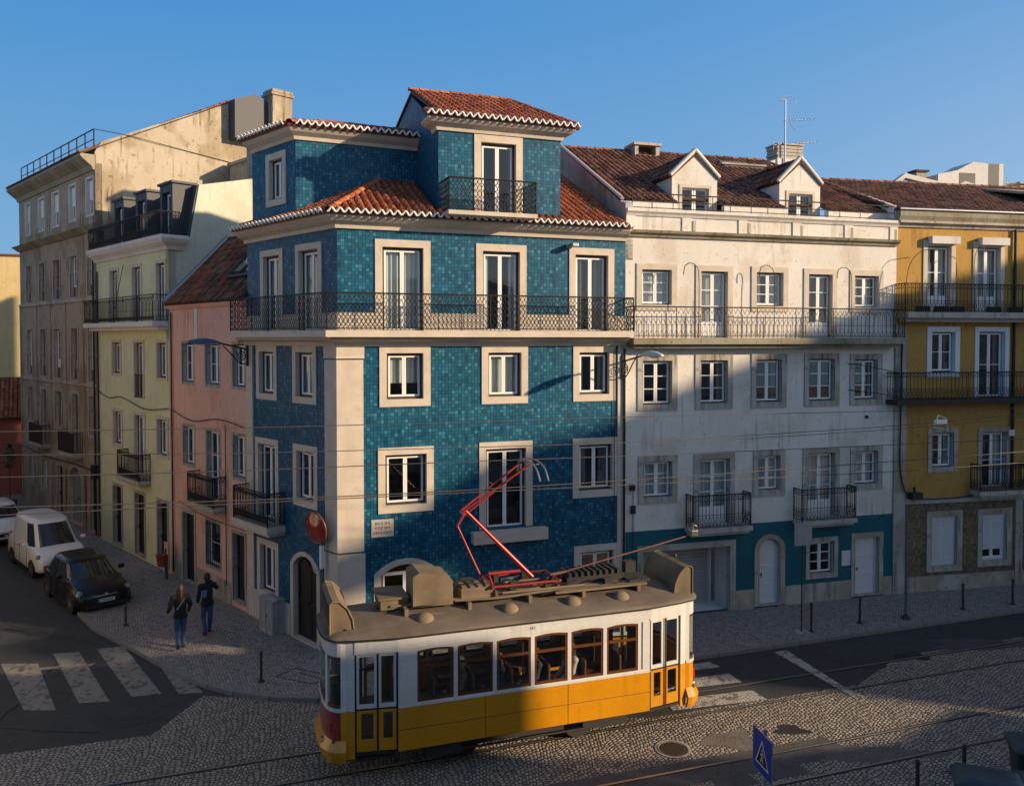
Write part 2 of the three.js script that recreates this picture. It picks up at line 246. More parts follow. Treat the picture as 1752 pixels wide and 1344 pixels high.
// iron railings along an xz polyline
function railing(path, y, h, style, o = {}) {
  const out = [], r = o.r || .0125; const pt = (i, t, yy) => [path[i][0] + (path[i + 1][0] - path[i][0]) * t, yy, path[i][1] + (path[i + 1][1] - path[i][1]) * t];
  for (let i = 0; i < path.length - 1; i++) {
    const L = Math.hypot(path[i + 1][0] - path[i][0], path[i + 1][1] - path[i][1]);
    out.push(bar(pt(i, 0, y + h), pt(i, 1, y + h), .022, 4), bar(pt(i, 0, y + .05), pt(i, 1, y + .05), .014, 4));
    for (const t of [0, 1]) out.push(bar(pt(i, t, y), pt(i, t, y + h + .02), .018, 4));
    for (let k = 1; k < Math.floor(L / 1.4); k++) out.push(bar(pt(i, k / Math.floor(L / 1.4), y), pt(i, k / Math.floor(L / 1.4), y + h), .014, 4));
    const sp = o.space || .115, n = Math.max(1, Math.round(L / sp));
    for (let k = 0; k < n; k++) {
      const t0 = k / n, t1 = (k + 1) / n, tm = (t0 + t1) / 2;
      if (style === 'bars') out.push(bar(pt(i, tm, y + .05), pt(i, tm, y + h), r, 4));
      if (style === 'arch') { out.push(bar(pt(i, tm, y + .05), pt(i, tm, y + h * .78), r, 4)); const q = []; for (let m = 0; m <= 6; m++) { const a = m / 6; q.push(pt(i, t0 + (t1 - t0) * a, y + h * .78 + Math.sin(a * Math.PI) * h * .16)); } out.push(poly(q, r * .8, 3)); out.push(bar(pt(i, t0, y + h * .42), pt(i, t1, y + h * .42), r * .7, 3)); const w = []; for (let m = 0; m <= 4; m++) w.push(pt(i, t0 + (t1 - t0) * (m / 4), y + .07 + Math.abs(Math.sin(m / 4 * Math.PI)) * .16)); out.push(poly(w, r * .7, 3)); }
      if (style === 'lattice') for (const sgn of [-1, 1]) { const q = []; for (let m = 0; m <= 9; m++) { const a = m / 9; q.push(pt(i, clamp(tm + sgn * (t1 - t0) * .62 * Math.sin(a * Math.PI * 5)), y + .05 + (h - .05) * a)); } out.push(poly(q, r * .85, 3)); }
      if (style === 'scroll') { out.push(bar(pt(i, tm, y + .05), pt(i, tm, y + h), r, 4)); const q = []; for (let m = 0; m <= 8; m++) { const a = m / 8 * Math.PI * 2; q.push(pt(i, clamp(tm + (t1 - t0) * .42 * Math.cos(a)), y + h * .22 + h * .14 * Math.sin(a))); } out.push(poly(q, r * .75, 3)); const q2 = []; for (let m = 0; m <= 5; m++) q2.push(pt(i, t0 + (t1 - t0) * m / 5, y + h * .86 + h * .11 * Math.sin(m / 5 * Math.PI))); out.push(poly(q2, r * .75, 3)); }
    }
    if (style === 'scroll') out.push(bar(pt(i, 0, y + h * .84), pt(i, 1, y + h * .84), .011, 4), bar(pt(i, 0, y + h * .4), pt(i, 1, y + h * .4), .01, 4));
  }
  return merge(out);
}
function balcony(b, F, o) {   // x0 x1 y (slab top) out thick h style; base material
  const { x0, x1, y, out = .6, thick = .14, h = 1, style = 'bars', m = MT.stone, inset = .05, iron = MT.iron } = o;
  const g = group(b, 'balcony', F); if (o.label) g.userData.label = o.label;
  part(g, 'slab', uvBox(merge([bx(x0, x1, y - thick, y, 0, out), bx(x0 + .08, x1 - .08, y - thick - .1, y - thick, 0, out - .1)])), m);
  part(g, 'railing', railing([[x0 + inset, 0], [x0 + inset, out - inset], [x1 - inset, out - inset], [x1 - inset, 0]], y, h, style, o), iron); return g;
}
// barrel tiles on a slope: P0 origin at the eave, A unit along the eave, Bv unit up the slope, pg polygon in (s, t)
function tileGeo(r0, r1, len, n = 6) {
  const pos = [], idx = [], q = [], th = .018;
  for (let e = 0; e < 2; e++) for (let k = 0; k < 2; k++) for (let i = 0; i <= n; i++) { const a = Math.PI * i / n, r = (e ? r1 : r0) - k * th; q.push([Math.cos(a) * r, Math.sin(a) * r * .9, e * len]); }
  const at = (e, k, i) => (e * 2 + k) * (n + 1) + i;
  for (let i = 0; i < n; i++) { for (const [a, b, c, d] of [[at(0, 0, i), at(0, 0, i + 1), at(1, 0, i + 1), at(1, 0, i)], [at(0, 0, i), at(0, 1, i), at(0, 1, i + 1), at(0, 0, i + 1)]]) idx.push(a, b, c, a, c, d); }
  for (const k of idx) pos.push(...q[k]);
  const g = new THREE.BufferGeometry(); g.setAttribute('position', new THREE.Float32BufferAttribute(pos, 3)); g.computeVertexNormals(); return toCreasedNormals(uvBox(g), 1.0);
}
const PITCH = .225, EXPO = .37, TILE = tileGeo(.094, .076, EXPO * 1.18), MORTAR = (() => { const p = []; for (let i = 0; i <= 10; i++) { const x = (i / 10 - .5) * PITCH; p.push([x, .012 + .112 * Math.pow(Math.cos(Math.PI * x / PITCH), 2), 0]); } return poly(p, .03, 4); })();
const inside = (p, pg) => { let c = false; for (let i = 0, j = pg.length - 1; i < pg.length; j = i++) { const [xi, yi] = pg[i], [xj, yj] = pg[j]; if ((yi > p[1]) !== (yj > p[1]) && p[0] < (xj - xi) * (p[1] - yi) / (yj - yi) + xi) c = !c; } return c; };
class Tiles {
  constructor(limit = 300, mats = CLAY, base = MT.clayBase) { this.left = limit; this.mats = mats; this.base = base; this.rest = []; this.mortar = []; }
  slope(roof, P0, A, Bv, pg, o = {}) {
    const N = A.clone().cross(Bv).normalize(); if (N.y < 0) N.negate();
    const at = (s, t, n = 0) => P0.clone().addScaledVector(A, s).addScaledVector(Bv, t).addScaledVector(N, n);
    part(roof, 'roof_slab', polygon3((o.slab || pg).map(([s, t]) => at(s, t).toArray()), .06, N.clone().negate().toArray()), this.base);
    const ss = pg.map((p) => p[0]), ts = pg.map((p) => p[1]), s0 = Math.min(...ss), s1 = Math.max(...ss), t0 = Math.min(...ts), t1 = Math.max(...ts);
    for (let t = t0 + .001, row = 0; t < t1 - .05; t += EXPO, row++) for (let s = s0 + PITCH / 2; s < s1; s += PITCH) {
      if (!inside([s, t + .06], pg)) continue;
      let room = .06; while (room < EXPO * 1.18 && inside([s, t + room + .04], pg)) room += .04; if (room < .16) continue; const zs = Math.min(1, (room + .06) / (EXPO * 1.18));
      const q = new THREE.Quaternion().setFromRotationMatrix(new THREE.Matrix4().makeBasis(A.clone().negate(), N.clone(), Bv.clone()));
      q.multiply(new THREE.Quaternion().setFromEuler(new THREE.Euler(.045 + rr(-.012, .012), rr(-.03, .03), rr(-.05, .05))));
      const mtx = new THREE.Matrix4().compose(at(s + rr(-.008, .008), t + rr(-.02, .02) - .03, .012 + rr(0, .012)), q, V(1, 1, zs));
      const k = Math.floor(R() * this.mats.length);
      if (this.left > 0 && !o.far) { part(roof, 'tile', TILE, this.mats[k], mtx); this.left--; } else this.rest.push([mtx, k]);
      if (o.mortar !== false && row === 0) this.mortar.push(MORTAR.clone().applyMatrix4(new THREE.Matrix4().compose(at(s, t - .09, .004), q, V(1, 1, 1))));
    }
  }
  ridge(roof, a, b, name = 'ridge_tile') {
    const d = b.clone().sub(a), n = Math.max(1, Math.round(d.length() / .36)), u = d.clone().normalize(), side = u.clone().cross(UPV).normalize(), up = side.clone().cross(u);
    for (let i = 0; i < n; i++) part(roof, name, TILE, this.mats[Math.floor(R() * this.mats.length)], new THREE.Matrix4().compose(a.clone().addScaledVector(d, i / n).addScaledVector(up, .03 + rr(0, .012)), new THREE.Quaternion().setFromRotationMatrix(new THREE.Matrix4().makeBasis(side.clone().negate(), up, u.clone())), V(1.2, 1.15, 1)));
  }
  finish(roof) {
    if (this.rest.length) {
      const src = TILE.index ? TILE.toNonIndexed() : TILE, p = src.attributes.position, n = src.attributes.normal, uv = src.attributes.uv, c = p.count, m = this.rest.length;
      const P = new Float32Array(c * 3 * m), Nn = new Float32Array(c * 3 * m), U = new Float32Array(c * 2 * m), C = new Float32Array(c * 3 * m), v = V(0, 0, 0), nm = new THREE.Matrix3();
      this.rest.forEach(([mx, k], j) => { nm.getNormalMatrix(mx); const col = this.mats[k].color; for (let i = 0; i < c; i++) { const o = (j * c + i) * 3; v.fromBufferAttribute(p, i).applyMatrix4(mx).toArray(P, o); v.fromBufferAttribute(n, i).applyMatrix3(nm).normalize().toArray(Nn, o); U[(j * c + i) * 2] = uv.getX(i) + k * .2 + j * .13; U[(j * c + i) * 2 + 1] = uv.getY(i); C[o] = col.r; C[o + 1] = col.g; C[o + 2] = col.b; } });
      const g = new THREE.BufferGeometry(); g.setAttribute('position', new THREE.BufferAttribute(P, 3)); g.setAttribute('normal', new THREE.BufferAttribute(Nn, 3)); g.setAttribute('uv', new THREE.BufferAttribute(U, 2)); g.setAttribute('color', new THREE.BufferAttribute(C, 3));
      const mm = mat([1, 1, 1], { map: clayMap, roughness: .9, vertexColors: true }); const f = part(roof, 'tile_field', g, mm); f.userData.kind = 'stuff';
    }
    if (this.mortar.length) part(roof, 'eave_mortar', merge(this.mortar), MT.mortar);
  }
}
// slope from an eave line a->b (xz at height y), rising inwards (to the left of a->b) with the given grade; pg in (s, horizontal inward distance)
function eaveSlope(T, roof, a, b, y, grade, pgHoriz, o) {
  const A = V(b[0] - a[0], 0, b[1] - a[1]).normalize(), inw = V(A.z, 0, -A.x), k = Math.hypot(1, grade), Bv = inw.clone().addScaledVector(UPV, grade).normalize();
  T.slope(roof, V(a[0], y, a[1]), A, Bv, pgHoriz.map(([s, t]) => [s, t * k]), o && o.slab ? { ...o, slab: o.slab.map(([s, t]) => [s, t * k]) } : o);
  return (s, t) => V(a[0], y, a[1]).addScaledVector(A, s).addScaledVector(inw, t).addScaledVector(UPV, grade * t);
}

// ---------------------------------------------------------------- where the streets run
const CORNER = [-4.872, 0, -22.815];
const along = (p, deg, u, out = 0) => { const a = deg * D; return [p[0] + Math.cos(a) * u + Math.sin(a) * out, 0, p[2] - Math.sin(a) * u + Math.cos(a) * out]; };
const BLUE_END = along(CORNER, 20, 9.0), WHITE_END = along(BLUE_END, 16, 10.28);
const LEFT = -45.5;                                      // turn of the side street's facades; x runs towards the corner
const side = (u, out = 0) => along(CORNER, LEFT, -u, out);
function offsetPath(path, d) { const n = path.length, dirs = []; for (let i = 0; i < n - 1; i++) { const dx = path[i + 1][0] - path[i][0], dz = path[i + 1][1] - path[i][1], l = Math.hypot(dx, dz); dirs.push([-dz / l, dx / l]); }
  return path.map((p, i) => { const a = dirs[Math.max(0, i - 1)], b = dirs[Math.min(n - 2, i)]; let x = a[0] + b[0], z = a[1] + b[1]; const k = 2 / (x * x + z * z); return [p[0] + x * k * d, p[1] + z * k * d]; }); }
function door(b, F, o) {   // a solid door: x0 x1 y0 y1, s, arch, rows of panels, leaf material
  const { x0, x1, y0, y1, s = .16, arch = 0, rows = 3, leaves = 1, m = MT.whiteDoor, stone = MT.stoneOld, deep = .14 } = o, w = x1 - x0, h = y1 - y0;
  const g = group(b, 'door', F.clone().multiply(fr(x0, y0, 0))); if (o.label) g.userData.label = o.label;
  const ring = arch ? [[0, 0], ...archPts(0, w, 0, h - arch, arch).slice(2).reverse(), [w, 0], [w + s, 0], ...archPts(-s, w + s, 0, h - arch + s * .2, arch + s * .6).slice(2), [-s, 0]] : [[-s, 0], [0, 0], [0, h], [w, h], [w, 0], [w + s, 0], [w + s, h + s], [-s, h + s]];
  if (s) part(g, 'surround', prism(ring, [], -.3, .03), stone);
  for (let l = 0; l < leaves; l++) {
    const a = l * w / leaves + .004, c = (l + 1) * w / leaves - .004, pts = arch ? archPts(a, c, .01, h - arch, Math.max(.02, arch * (leaves > 1 ? .6 : .97))) : rect(a, c, .01, h - .005), holes = [], cells = [];
    const st = .1, H = (arch ? h - arch : h) - .1; for (let r = 0; r < rows; r++) { const p = rect(a + st, c - st, .12 + r * H / rows, .12 + (r + 1) * H / rows - .1); holes.push(p); cells.push(p); }
    part(g, 'leaf', prism(pts, holes, -deep - .045, -deep), m);
    for (const p of cells) part(g, 'panel', prism(p, [], -deep - .04, -deep - .02), m);
  }
  if (arch && leaves > 1) part(g, 'fanlight', prism(archPts(0, w, h - arch - .02, h - arch, arch), [], -deep - .06, -deep - .047), m);
  part(g, 'handle', merge([bar([w * (leaves > 1 ? .5 : .12) + .05, h * .45, -deep], [w * (leaves > 1 ? .5 : .12) + .05, h * .45, -deep + .06], .02, 6), bar([w * (leaves > 1 ? .5 : .12) + .05, h * .45 - .07, -deep + .06], [w * (leaves > 1 ? .5 : .12) + .05, h * .45 + .07, -deep + .06], .014, 6)]), MT.iron);
  part(g, 'step', bx(-.02, w + .02, 0, .035, -.29, .06), stone);
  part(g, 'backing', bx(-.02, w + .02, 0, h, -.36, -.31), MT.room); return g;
}

// ================================================================ the blue tiled corner house
{
  const b = thing('corner_house', 'tall corner house clad in teal glazed tiles with terracotta roofs and wrap-around balcony', 'house', CORNER, 20 * D);
  const LF = fr(0, 0, 0, -65.5 * D), lp = (u, o = 0) => { const a = -65.5 * D; return [-u * Math.cos(a) + o * Math.sin(a), u * Math.sin(a) + o * Math.cos(a)]; };
  const F = [
    { x0: 1.27, x1: 2.46, y0: 9.25, y1: 11.62, door: true, curtain: 1, curtainGap: .12 }, { x0: 4.26, x1: 5.43, y0: 9.25, y1: 11.61, door: true, curtain: 1, curtainGap: .55 }, { x0: 7.26, x1: 8.38, y0: 9.25, y1: 11.61, door: true, curtain: 2, curtainGap: .3 },
    { x0: 1.38, x1: 2.45, y0: 7.28, y1: 8.60, curtain: 1, curtainLow: .45 }, { x0: 4.43, x1: 5.48, y0: 7.28, y1: 8.60, curtain: 1 }, { x0: 7.40, x1: 8.43, y0: 7.28, y1: 8.59, curtain: 2, curtainGap: .5 },
    { x0: 1.33, x1: 2.54, y0: 4.23, y1: 5.69 }, { x0: 4.35, x1: 5.63, y0: 3.33, y1: 5.72, door: true }, { x0: 7.39, x1: 8.54, y0: 4.27, y1: 5.71, curtain: 2, curtainGap: .4 },
    { x0: 1.20, x1: 2.64, y0: .95, y1: 2.52, arch: .28 }, { x0: 7.44, x1: 8.60, y0: .95, y1: 2.35, rows: 2 },
  ];
  for (const o of F) o.s = .21;
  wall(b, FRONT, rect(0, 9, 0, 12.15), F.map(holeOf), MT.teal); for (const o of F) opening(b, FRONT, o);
  const G = [
    { x0: -2.03, x1: -.96, y0: 9.25, y1: 11.60, door: true, curtain: 1, curtainGap: .1 }, { x0: -4.20, x1: -3.17, y0: 9.25, y1: 11.58, door: true, curtain: 1, curtainGap: .3 },
    { x0: -2.24, x1: -1.28, y0: 7.29, y1: 8.61, curtain: 1 }, { x0: -4.52, x1: -3.58, y0: 7.29, y1: 8.61, curtain: 2 },
    { x0: -2.24, x1: -1.25, y0: 4.23, y1: 5.69 }, { x0: -4.62, x1: -3.52, y0: 3.31, y1: 5.69, door: true }, { x0: -4.55, x1: -3.56, y0: 1.0, y1: 2.48, curtain: 2, curtainGap: .3 },
  ]; for (const o of G) o.s = .19;
  const dl = { x0: -2.47, x1: -1.13, y0: 0, y1: 2.56, arch: .36, s: .17, door: true };
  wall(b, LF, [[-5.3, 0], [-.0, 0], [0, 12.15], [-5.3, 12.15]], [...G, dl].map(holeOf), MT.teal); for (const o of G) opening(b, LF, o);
  door(b, LF, { ...dl, leaves: 2, m: MT.darkDoor, stone: MT.stone, rows: 2, label: 'dark arched double door of the corner house' });
  // stone dressings: corner pier, end pilasters, base course, bands
  part(b, 'corner_pilaster', uvBox(merge([profile([[-.02, .0], [.07, 0], [.07, 2.95], [-.02, 2.95]], [lp(.63), [0, 0], [.74, 0]]), profile([[-.02, 3.0], [.055, 3.0], [.055, 8.42], [-.02, 8.42]], [lp(.6), [0, 0], [.71, 0]]), profile([[-.02, 8.46], [.085, 8.46], [.055, 8.52], [.055, 8.82], [-.02, 8.82]], [lp(.63), [0, 0], [.74, 0]])])), MT.stone);
  part(b, 'pilaster', bx(8.72, 9.0, 0, 8.8, -.02, .05), MT.stone); part(b, 'pilaster', bx(-5.3, -4.93, 0, 8.8, -.02, .05), MT.stone, LF);
  for (const [a, c] of [[.75, .98], [2.86, 7.22]]) part(b, 'base_course', bx(a, c, 0, .93, -.02, .045), MT.stone);
  for (const [a, c] of [[-4.92, -4.75], [-3.36, -2.65], [-.95, -.64]]) part(b, 'base_course', bx(a, c, 0, .93, -.02, .045), MT.stone, LF); part(b, 'base_course', bx(-4.75, -3.36, 0, .8, -.02, .045), MT.stone, LF);
  for (const [a, c] of [[0, 1.05], [2.68, 4.04], [5.65, 7.04], [8.6, 9.0]]) part(b, 'plinth_band', bx(a, c, 9.2, 9.75, -.02, .03), MT.stone);
  for (const [a, c] of [[-5.3, -4.4], [-2.97, -2.23], [-.76, 0]]) part(b, 'plinth_band', bx(a, c, 9.2, 9.75, -.02, .03), MT.stone, LF);
  const wallPath = [lp(5.36), [0, 0], [8.99, 0]];
  part(b, 'string_course', profile([[-.05, 8.80], [.10, 8.80], [.16, 8.92], [.40, 8.98], [.40, 9.062], [-.05, 9.062]], wallPath), MT.stone);
  const bal = group(b, 'balcony'); part(bal, 'slab', profile([[-.04, 9.06], [.62, 9.06], [.62, 9.245], [-.04, 9.245]], wallPath), MT.stone);
  const rp = offsetPath(wallPath, .56); part(bal, 'railing', railing([lp(5.33), ...rp, [8.95, 0]], 9.25, 1.02, 'lattice', { space: .125, r: .0115 }), MT.iron);
  const lb = balcony(b, LF, { x0: -5.3, x1: -2.95, y: 3.29, out: .62, thick: .2, h: 1.02, style: 'scroll', space: .1, r: .011 });
  part(b, 'window_ledge', bx(3.89, 6.25, 2.95, 3.29, -.02, .3), MT.stone);
  part(b, 'cornice', profile([[-.05, 12.08], [.08, 12.08], [.11, 12.18], [.28, 12.26], [.42, 12.36], [.42, 12.44], [-.05, 12.44]], wallPath), MT.stone);
  { const pg = group(b, 'street_name_plaque', fr(0, 0, 0)); part(pg, 'plate', bx(.92, 1.56, 3.36, 3.86, -.01, .025), MT.stone);
    const c = document.createElement('canvas'); c.width = 256; c.height = 200; const x = c.getContext('2d'); x.fillStyle = '#b9ada0'; x.fillRect(0, 0, 256, 200); x.fillStyle = '#17130f'; x.textAlign = 'center'; x.font = 'bold 46px serif'; x.fillText('RUA DA', 128, 58); x.fillText('VOZ DO', 128, 114); x.fillText('OPERÁRIO', 128, 170, 236);
    const t = new THREE.CanvasTexture(c); t.colorSpace = THREE.SRGBColorSpace; part(pg, 'lettering', new THREE.PlaneGeometry(.62, .48).translate(1.24, 3.61, .029), mat([1, 1, 1], { map: t, roughness: .7 })); }
  // main roof
  const T = new Tiles(300), roof = group(b, 'roof'), eave = offsetPath(wallPath, .52), [El, Ec, Er] = eave, hk = 1 / Math.tan(57.25 * D), X = (x) => x - Ec[0];
  const pf = eaveSlope(T, roof, Ec, [Er[0] + .02, Er[1]], 12.47, .475, [[0, 0], [X(9.0), 0], [X(9.0), 7], [X(6.78), 7], [X(6.78), .5], [X(2.9), .5], [X(2.9), 3.8], [hk * 3.8, 3.8]]);
  const Lt = Math.hypot(Ec[0] - El[0], Ec[1] - El[1]); eaveSlope(T, roof, El, Ec, 12.47, .475, [[0, 0], [Lt, 0], [Lt - hk * 3.8, 3.8], [2.82, 3.8], [2.82, .74], [0, .74]]);
  T.ridge(roof, pf(.05, .02), pf(hk * 3.2, 3.2), 'hip_tile');
  // left attic block
  const ao = -.2, aw = { x0: -4.15, x1: -3.31, y0: 13.35, y1: 14.60, s: .2, set: ao, curtain: 1, curtainGap: .45 };
  wall(b, LF, rect(-5.3, -2.56, 12.3, 15.1), [holeOf(aw)], MT.teal, ao - .3, ao, 'attic_wall'); opening(b, LF, aw);
  const ac = lp(2.56, ao), AF = fr(ac[0], 0, ac[1], 4 * D), ar = (s, o = 0) => { const a = 4 * D; return [ac[0] + s * Math.cos(a) + o * Math.sin(a), ac[1] - s * Math.sin(a) + o * Math.cos(a)]; };
  wall(b, AF, rect(.002, 3.95, 12.3, 15.1), [], MT.teal, -.3, 0, 'attic_wall');
  const aPath = [lp(5.3, ao), ac, ar(3.9)];
  part(b, 'attic_cornice', profile([[-.05, 15.0], [.06, 15.0], [.09, 15.1], [.26, 15.2], [.34, 15.28], [.34, 15.34], [-.05, 15.34]], aPath), MT.stone);
  const roofA = group(b, 'attic_roof'), [Al, Ac2, Ar] = offsetPath(aPath, .42), ak = 1 / Math.tan(55.25 * D);
  const TA = new Tiles(0); const pa = eaveSlope(TA, roofA, Ac2, Ar, 15.37, .30, [[0, 0], [3.95, 0], [4.6, 2.3], [ak * 2.3, 2.3]]);
  const La = Math.hypot(Ac2[0] - Al[0], Ac2[1] - Al[1]); eaveSlope(TA, roofA, Al, Ac2, 15.37, .30, [[0, 0], [La, 0], [La - ak * 2.3, 2.3], [.3, 2.3]]); TA.ridge(roofA, pa(.05, .03), pa(ak * 2.3, 2.3), 'hip_tile'); TA.ridge(roofA, pa(ak * 2.3, 2.3), pa(4.6, 2.3)); TA.finish(roofA);
  part(roofA, 'roof_slab', polygon3([pa(ak * 2.3, 2.3), pa(4.6, 2.3), pa(4.6, 2.3).add(V(0, -.6, -2)), pa(ak * 2.3, 2.3).add(V(-.6, -.6, -2))].map((v) => v.toArray()), .05), MT.clayBase);
  // dormer block over the front
  const dw = { x0: 4.21, x1: 5.31, y0: 12.62, y1: 14.81, door: true, s: .21, curtain: 2, curtainGap: .75 };
  wall(b, FRONT, rect(2.92, 6.76, 12.3, 15.15), [holeOf(dw)], MT.teal, -.3, -.01, 'dormer_wall'); opening(b, fr(0, 0, -.01), dw);
  const GF = fr(2.921, 0, -.012, -90 * D); wall(b, GF, [[-6.5, 12.3], [0, 12.3], [0, 15.15], [-3.34, 16.93], [-6.5, 16.25]], [], MT.teal, -.25, 0, 'dormer_wall');
  wall(b, fr(6.759, 0, -.012, 90 * D), [[0, 12.3], [6.5, 12.3], [6.5, 15.1], [0, 15.1]], [], MT.teal, -.25, 0, 'dormer_wall');
  part(b, 'dormer_cornice', profile([[-.05, 15.04], [.06, 15.04], [.09, 15.14], [.28, 15.22], [.38, 15.30], [.38, 15.36], [-.05, 15.36]], [[2.92, -.55], [2.92, -.01], [6.76, -.01], [6.76, -3]]), MT.stone);
  const db = group(b, 'dormer_balcony'); part(db, 'slab', bx(2.95, 5.62, 12.50, 12.615, -.01, .98), MT.stone); part(db, 'railing', railing([[2.98, .02], [2.98, .94], [5.59, .94], [5.59, .02]], 12.62, .92, 'lattice', { space: .12 }), MT.iron);
  const roofB = group(b, 'dormer_roof'), TB = new Tiles(0), pb = eaveSlope(TB, roofB, [2.46, .43], [7.2, .43], 15.39, .452, [[0, 0], [4.74, 0], [3.76, 3.76], [.41, 3.76], [.41, .62], [0, .55]]);
  TB.ridge(roofB, pb(.35, 3.76), pb(3.8, 3.76)); TB.ridge(roofB, pb(4.7, .03), pb(3.78, 3.72), 'hip_tile'); TB.finish(roofB);
  part(roofB, 'roof_slab', merge([polygon3([[2.87, 17.07, -3.33], [6.22, 17.07, -3.33], [6.8, 16.3, -6.6], [2.87, 16.3, -6.6]], .06), polygon3([[7.2, 15.39, .43], [6.22, 17.07, -3.33], [6.8, 16.3, -6.6], [7.2, 15.3, -6.6]], .06)]), MT.clayBase);
  T.finish(roof);
  // sides that no camera meets head-on, and the small fittings on the front
  part(b, 'back_wall', merge([bx(8.7, 9.0, 0, 12.4, -8, -.31), bx(1.4, 9, 0, 12.4, -8.3, -8)]), MT.cream);
  part(b, 'back_wall', bx(-5.3, -5.0, 0, 12.3, -4.4, -.31), MT.cream, LF);
  part(b, 'floodlight', merge([bx(6.93, 7.1, 11.78, 11.9, 0, .1), rbx(6.98, 7.2, 11.8, 11.92, .12, .42, .03)]), MT.galv);
  part(b, 'downpipe', merge([bar([8.93, .1, .1], [8.93, 8.7, .1], .035, 8), bar([8.6, 8.7, .06], [8.6, 2.6, .06], .01, 4)]), MT.iron);
}

// ================================================================ the white house
{
  const b = thing('white_house', 'long white plastered house with teal ground floor, two gabled dormers and roof railing', 'house', BLUE_END, 16 * D), W = 10.28;
  const wf = (x0, x1, y0, y1, o = {}) => ({ x0, x1, y0, y1, s: .19, stone: MT.stoneOld, rim: null, rows: 3, ...o });
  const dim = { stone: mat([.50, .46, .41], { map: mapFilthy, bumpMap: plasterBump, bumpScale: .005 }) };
  const U = [wf(.56, 1.60, 10.10, 11.22, { stone: MT.stone, curtain: 1 }), wf(2.65, 3.63, 9.05, 11.21, { door: true, panel: .45, stone: MT.stone, curtain: 1 }), wf(4.70, 5.72, 10.10, 11.22, { stone: MT.stone, curtain: 1, curtainGap: .3 }), wf(6.71, 7.65, 9.05, 11.20, { door: true, panel: .45, stone: MT.stone, curtain: 2, curtainGap: .4 }), wf(8.55, 9.53, 10.10, 11.19, { stone: MT.stone, curtain: 1, curtainGap: .4 }),
    wf(.61, 1.63, 6.90, 8.31, dim), wf(2.65, 3.65, 6.90, 8.31, { ...dim, curtain: 2, curtainGap: .5 }), wf(4.72, 5.69, 6.90, 8.32, { ...dim, curtain: 2, curtainGap: .6 }), wf(6.76, 7.78, 6.90, 8.33, dim), wf(8.59, 9.53, 6.91, 8.30, { ...dim, curtain: 1, curtainGap: .7 }),
    wf(.65, 1.65, 3.91, 5.07, { ...dim, curtain: 1 }), wf(2.62, 3.75, 2.915, 5.07, { ...dim, door: true, panel: .5, curtain: 1 }), wf(4.82, 5.66, 3.93, 5.10, { ...dim, curtain: 1 }), wf(6.73, 7.83, 2.915, 5.11, { ...dim, door: true, panel: .5, curtain: 1 }), wf(8.64, 9.59, 3.95, 5.11, { ...dim, curtain: 1 })];
  wall(b, FRONT, rect(0, W, 2.86, 12.3), U.map(holeOf), MT.white); for (const o of U) opening(b, FRONT, o);
  const gw = wf(6.85, 7.83, .95, 2.06, { ...dim, s: .15, rows: 3 }), ad = { x0: 4.89, x1: 5.70, y0: .05, y1: 2.31, s: .18, arch: .34, door: true }, rd = { x0: 8.69, x1: 9.69, y0: .05, y1: 2.09, s: .16, door: true };
  const gar = { x0: .64, x1: 3.79, y0: 0, y1: 2.17, s: .2, door: true };
  wall(b, FRONT, rect(0, W, 0, 2.858), [gw, ad, rd, gar].map(holeOf), MT.tealPaint, -.3, -.004, 'ground_floor_wall'); opening(b, FRONT, gw);
  door(b, FRONT, { ...ad, rows: 3, label: 'white arched door in a stone surround' }); door(b, FRONT, { ...rd, rows: 3, label: 'white rectangular door in a stone surround' });
  { const g = group(b, 'garage_door'); part(g, 'surround', prism([[.44, 0], [.64, 0], [.64, 2.17], [3.79, 2.17], [3.79, 0], [3.99, 0], [3.99, 2.37], [.44, 2.37]], [], -.22, .03), dim.stone);
    part(g, 'reveal', merge([bx(3.79, 3.85, 0, 2.2, -1.0, -.221), bx(.58, .64, 0, 2.2, -1.0, -.221), bx(.6, 3.82, 2.17, 2.23, -1, -.221), bx(.6, 3.82, .0, .03, -1, -.221)]), MT.whitePaint);
    const sl = []; for (let i = 0; i < 19; i++) sl.push(rbx(.66, 3.5, .04 + i * .112, .04 + i * .112 + .104, -.99, -.955, .012, 1)); part(g, 'roller_shutter', merge(sl), mat([.42, .39, .35], { roughness: .6 })); part(g, 'guide', bx(3.5, 3.6, .03, 2.17, -.98, -.9), MT.whitePaint); }
  for (const [a, c] of [[0, .43], [4.0, 4.70], [5.89, 8.52], [9.86, W]]) part(b, 'base_course', bx(a, c, 0, .64, -.02, .03), MT.stoneOld);
  part(b, 'notice', bx(8.14, 8.49, 1.16, 1.68, -.01, .02), MT.whitePaint);
  const bal = group(b, 'balcony'); part(bal, 'slab', uvBox(merge([bx(.02, 10.22, 8.84, 9.04, -.02, .6), bx(.1, 10.14, 8.72, 8.84, -.02, .42)])), MT.stoneMoss); part(bal, 'railing', railing([[.06, 0], [.06, .55], [10.18, .55], [10.18, 0]], 9.045, .97, 'arch', { space: .17, r: .010 }), MT.rust);
  for (const x of [2.28, 5.02, 8.0]) part(bal, 'awning_hook', pipe([[x, 9.05, .55], [x, 10.9, .55], [x - .02, 11.25, .52], [x - .2, 11.42, .45], [x - .4, 11.35, .4], [x - .45, 11.05, .38]], .014, 4, 20), MT.rust);
  balcony(b, FRONT, { x0: 2.12, x1: 4.32, y: 2.91, out: .52, thick: .16, h: 1.06, style: 'scroll', space: .13, m: dim.stone, r: .010 }); balcony(b, FRONT, { x0: 6.16, x1: 8.38, y: 2.91, out: .52, thick: .14, h: 1.06, style: 'scroll', space: .13, m: dim.stone, r: .010 });
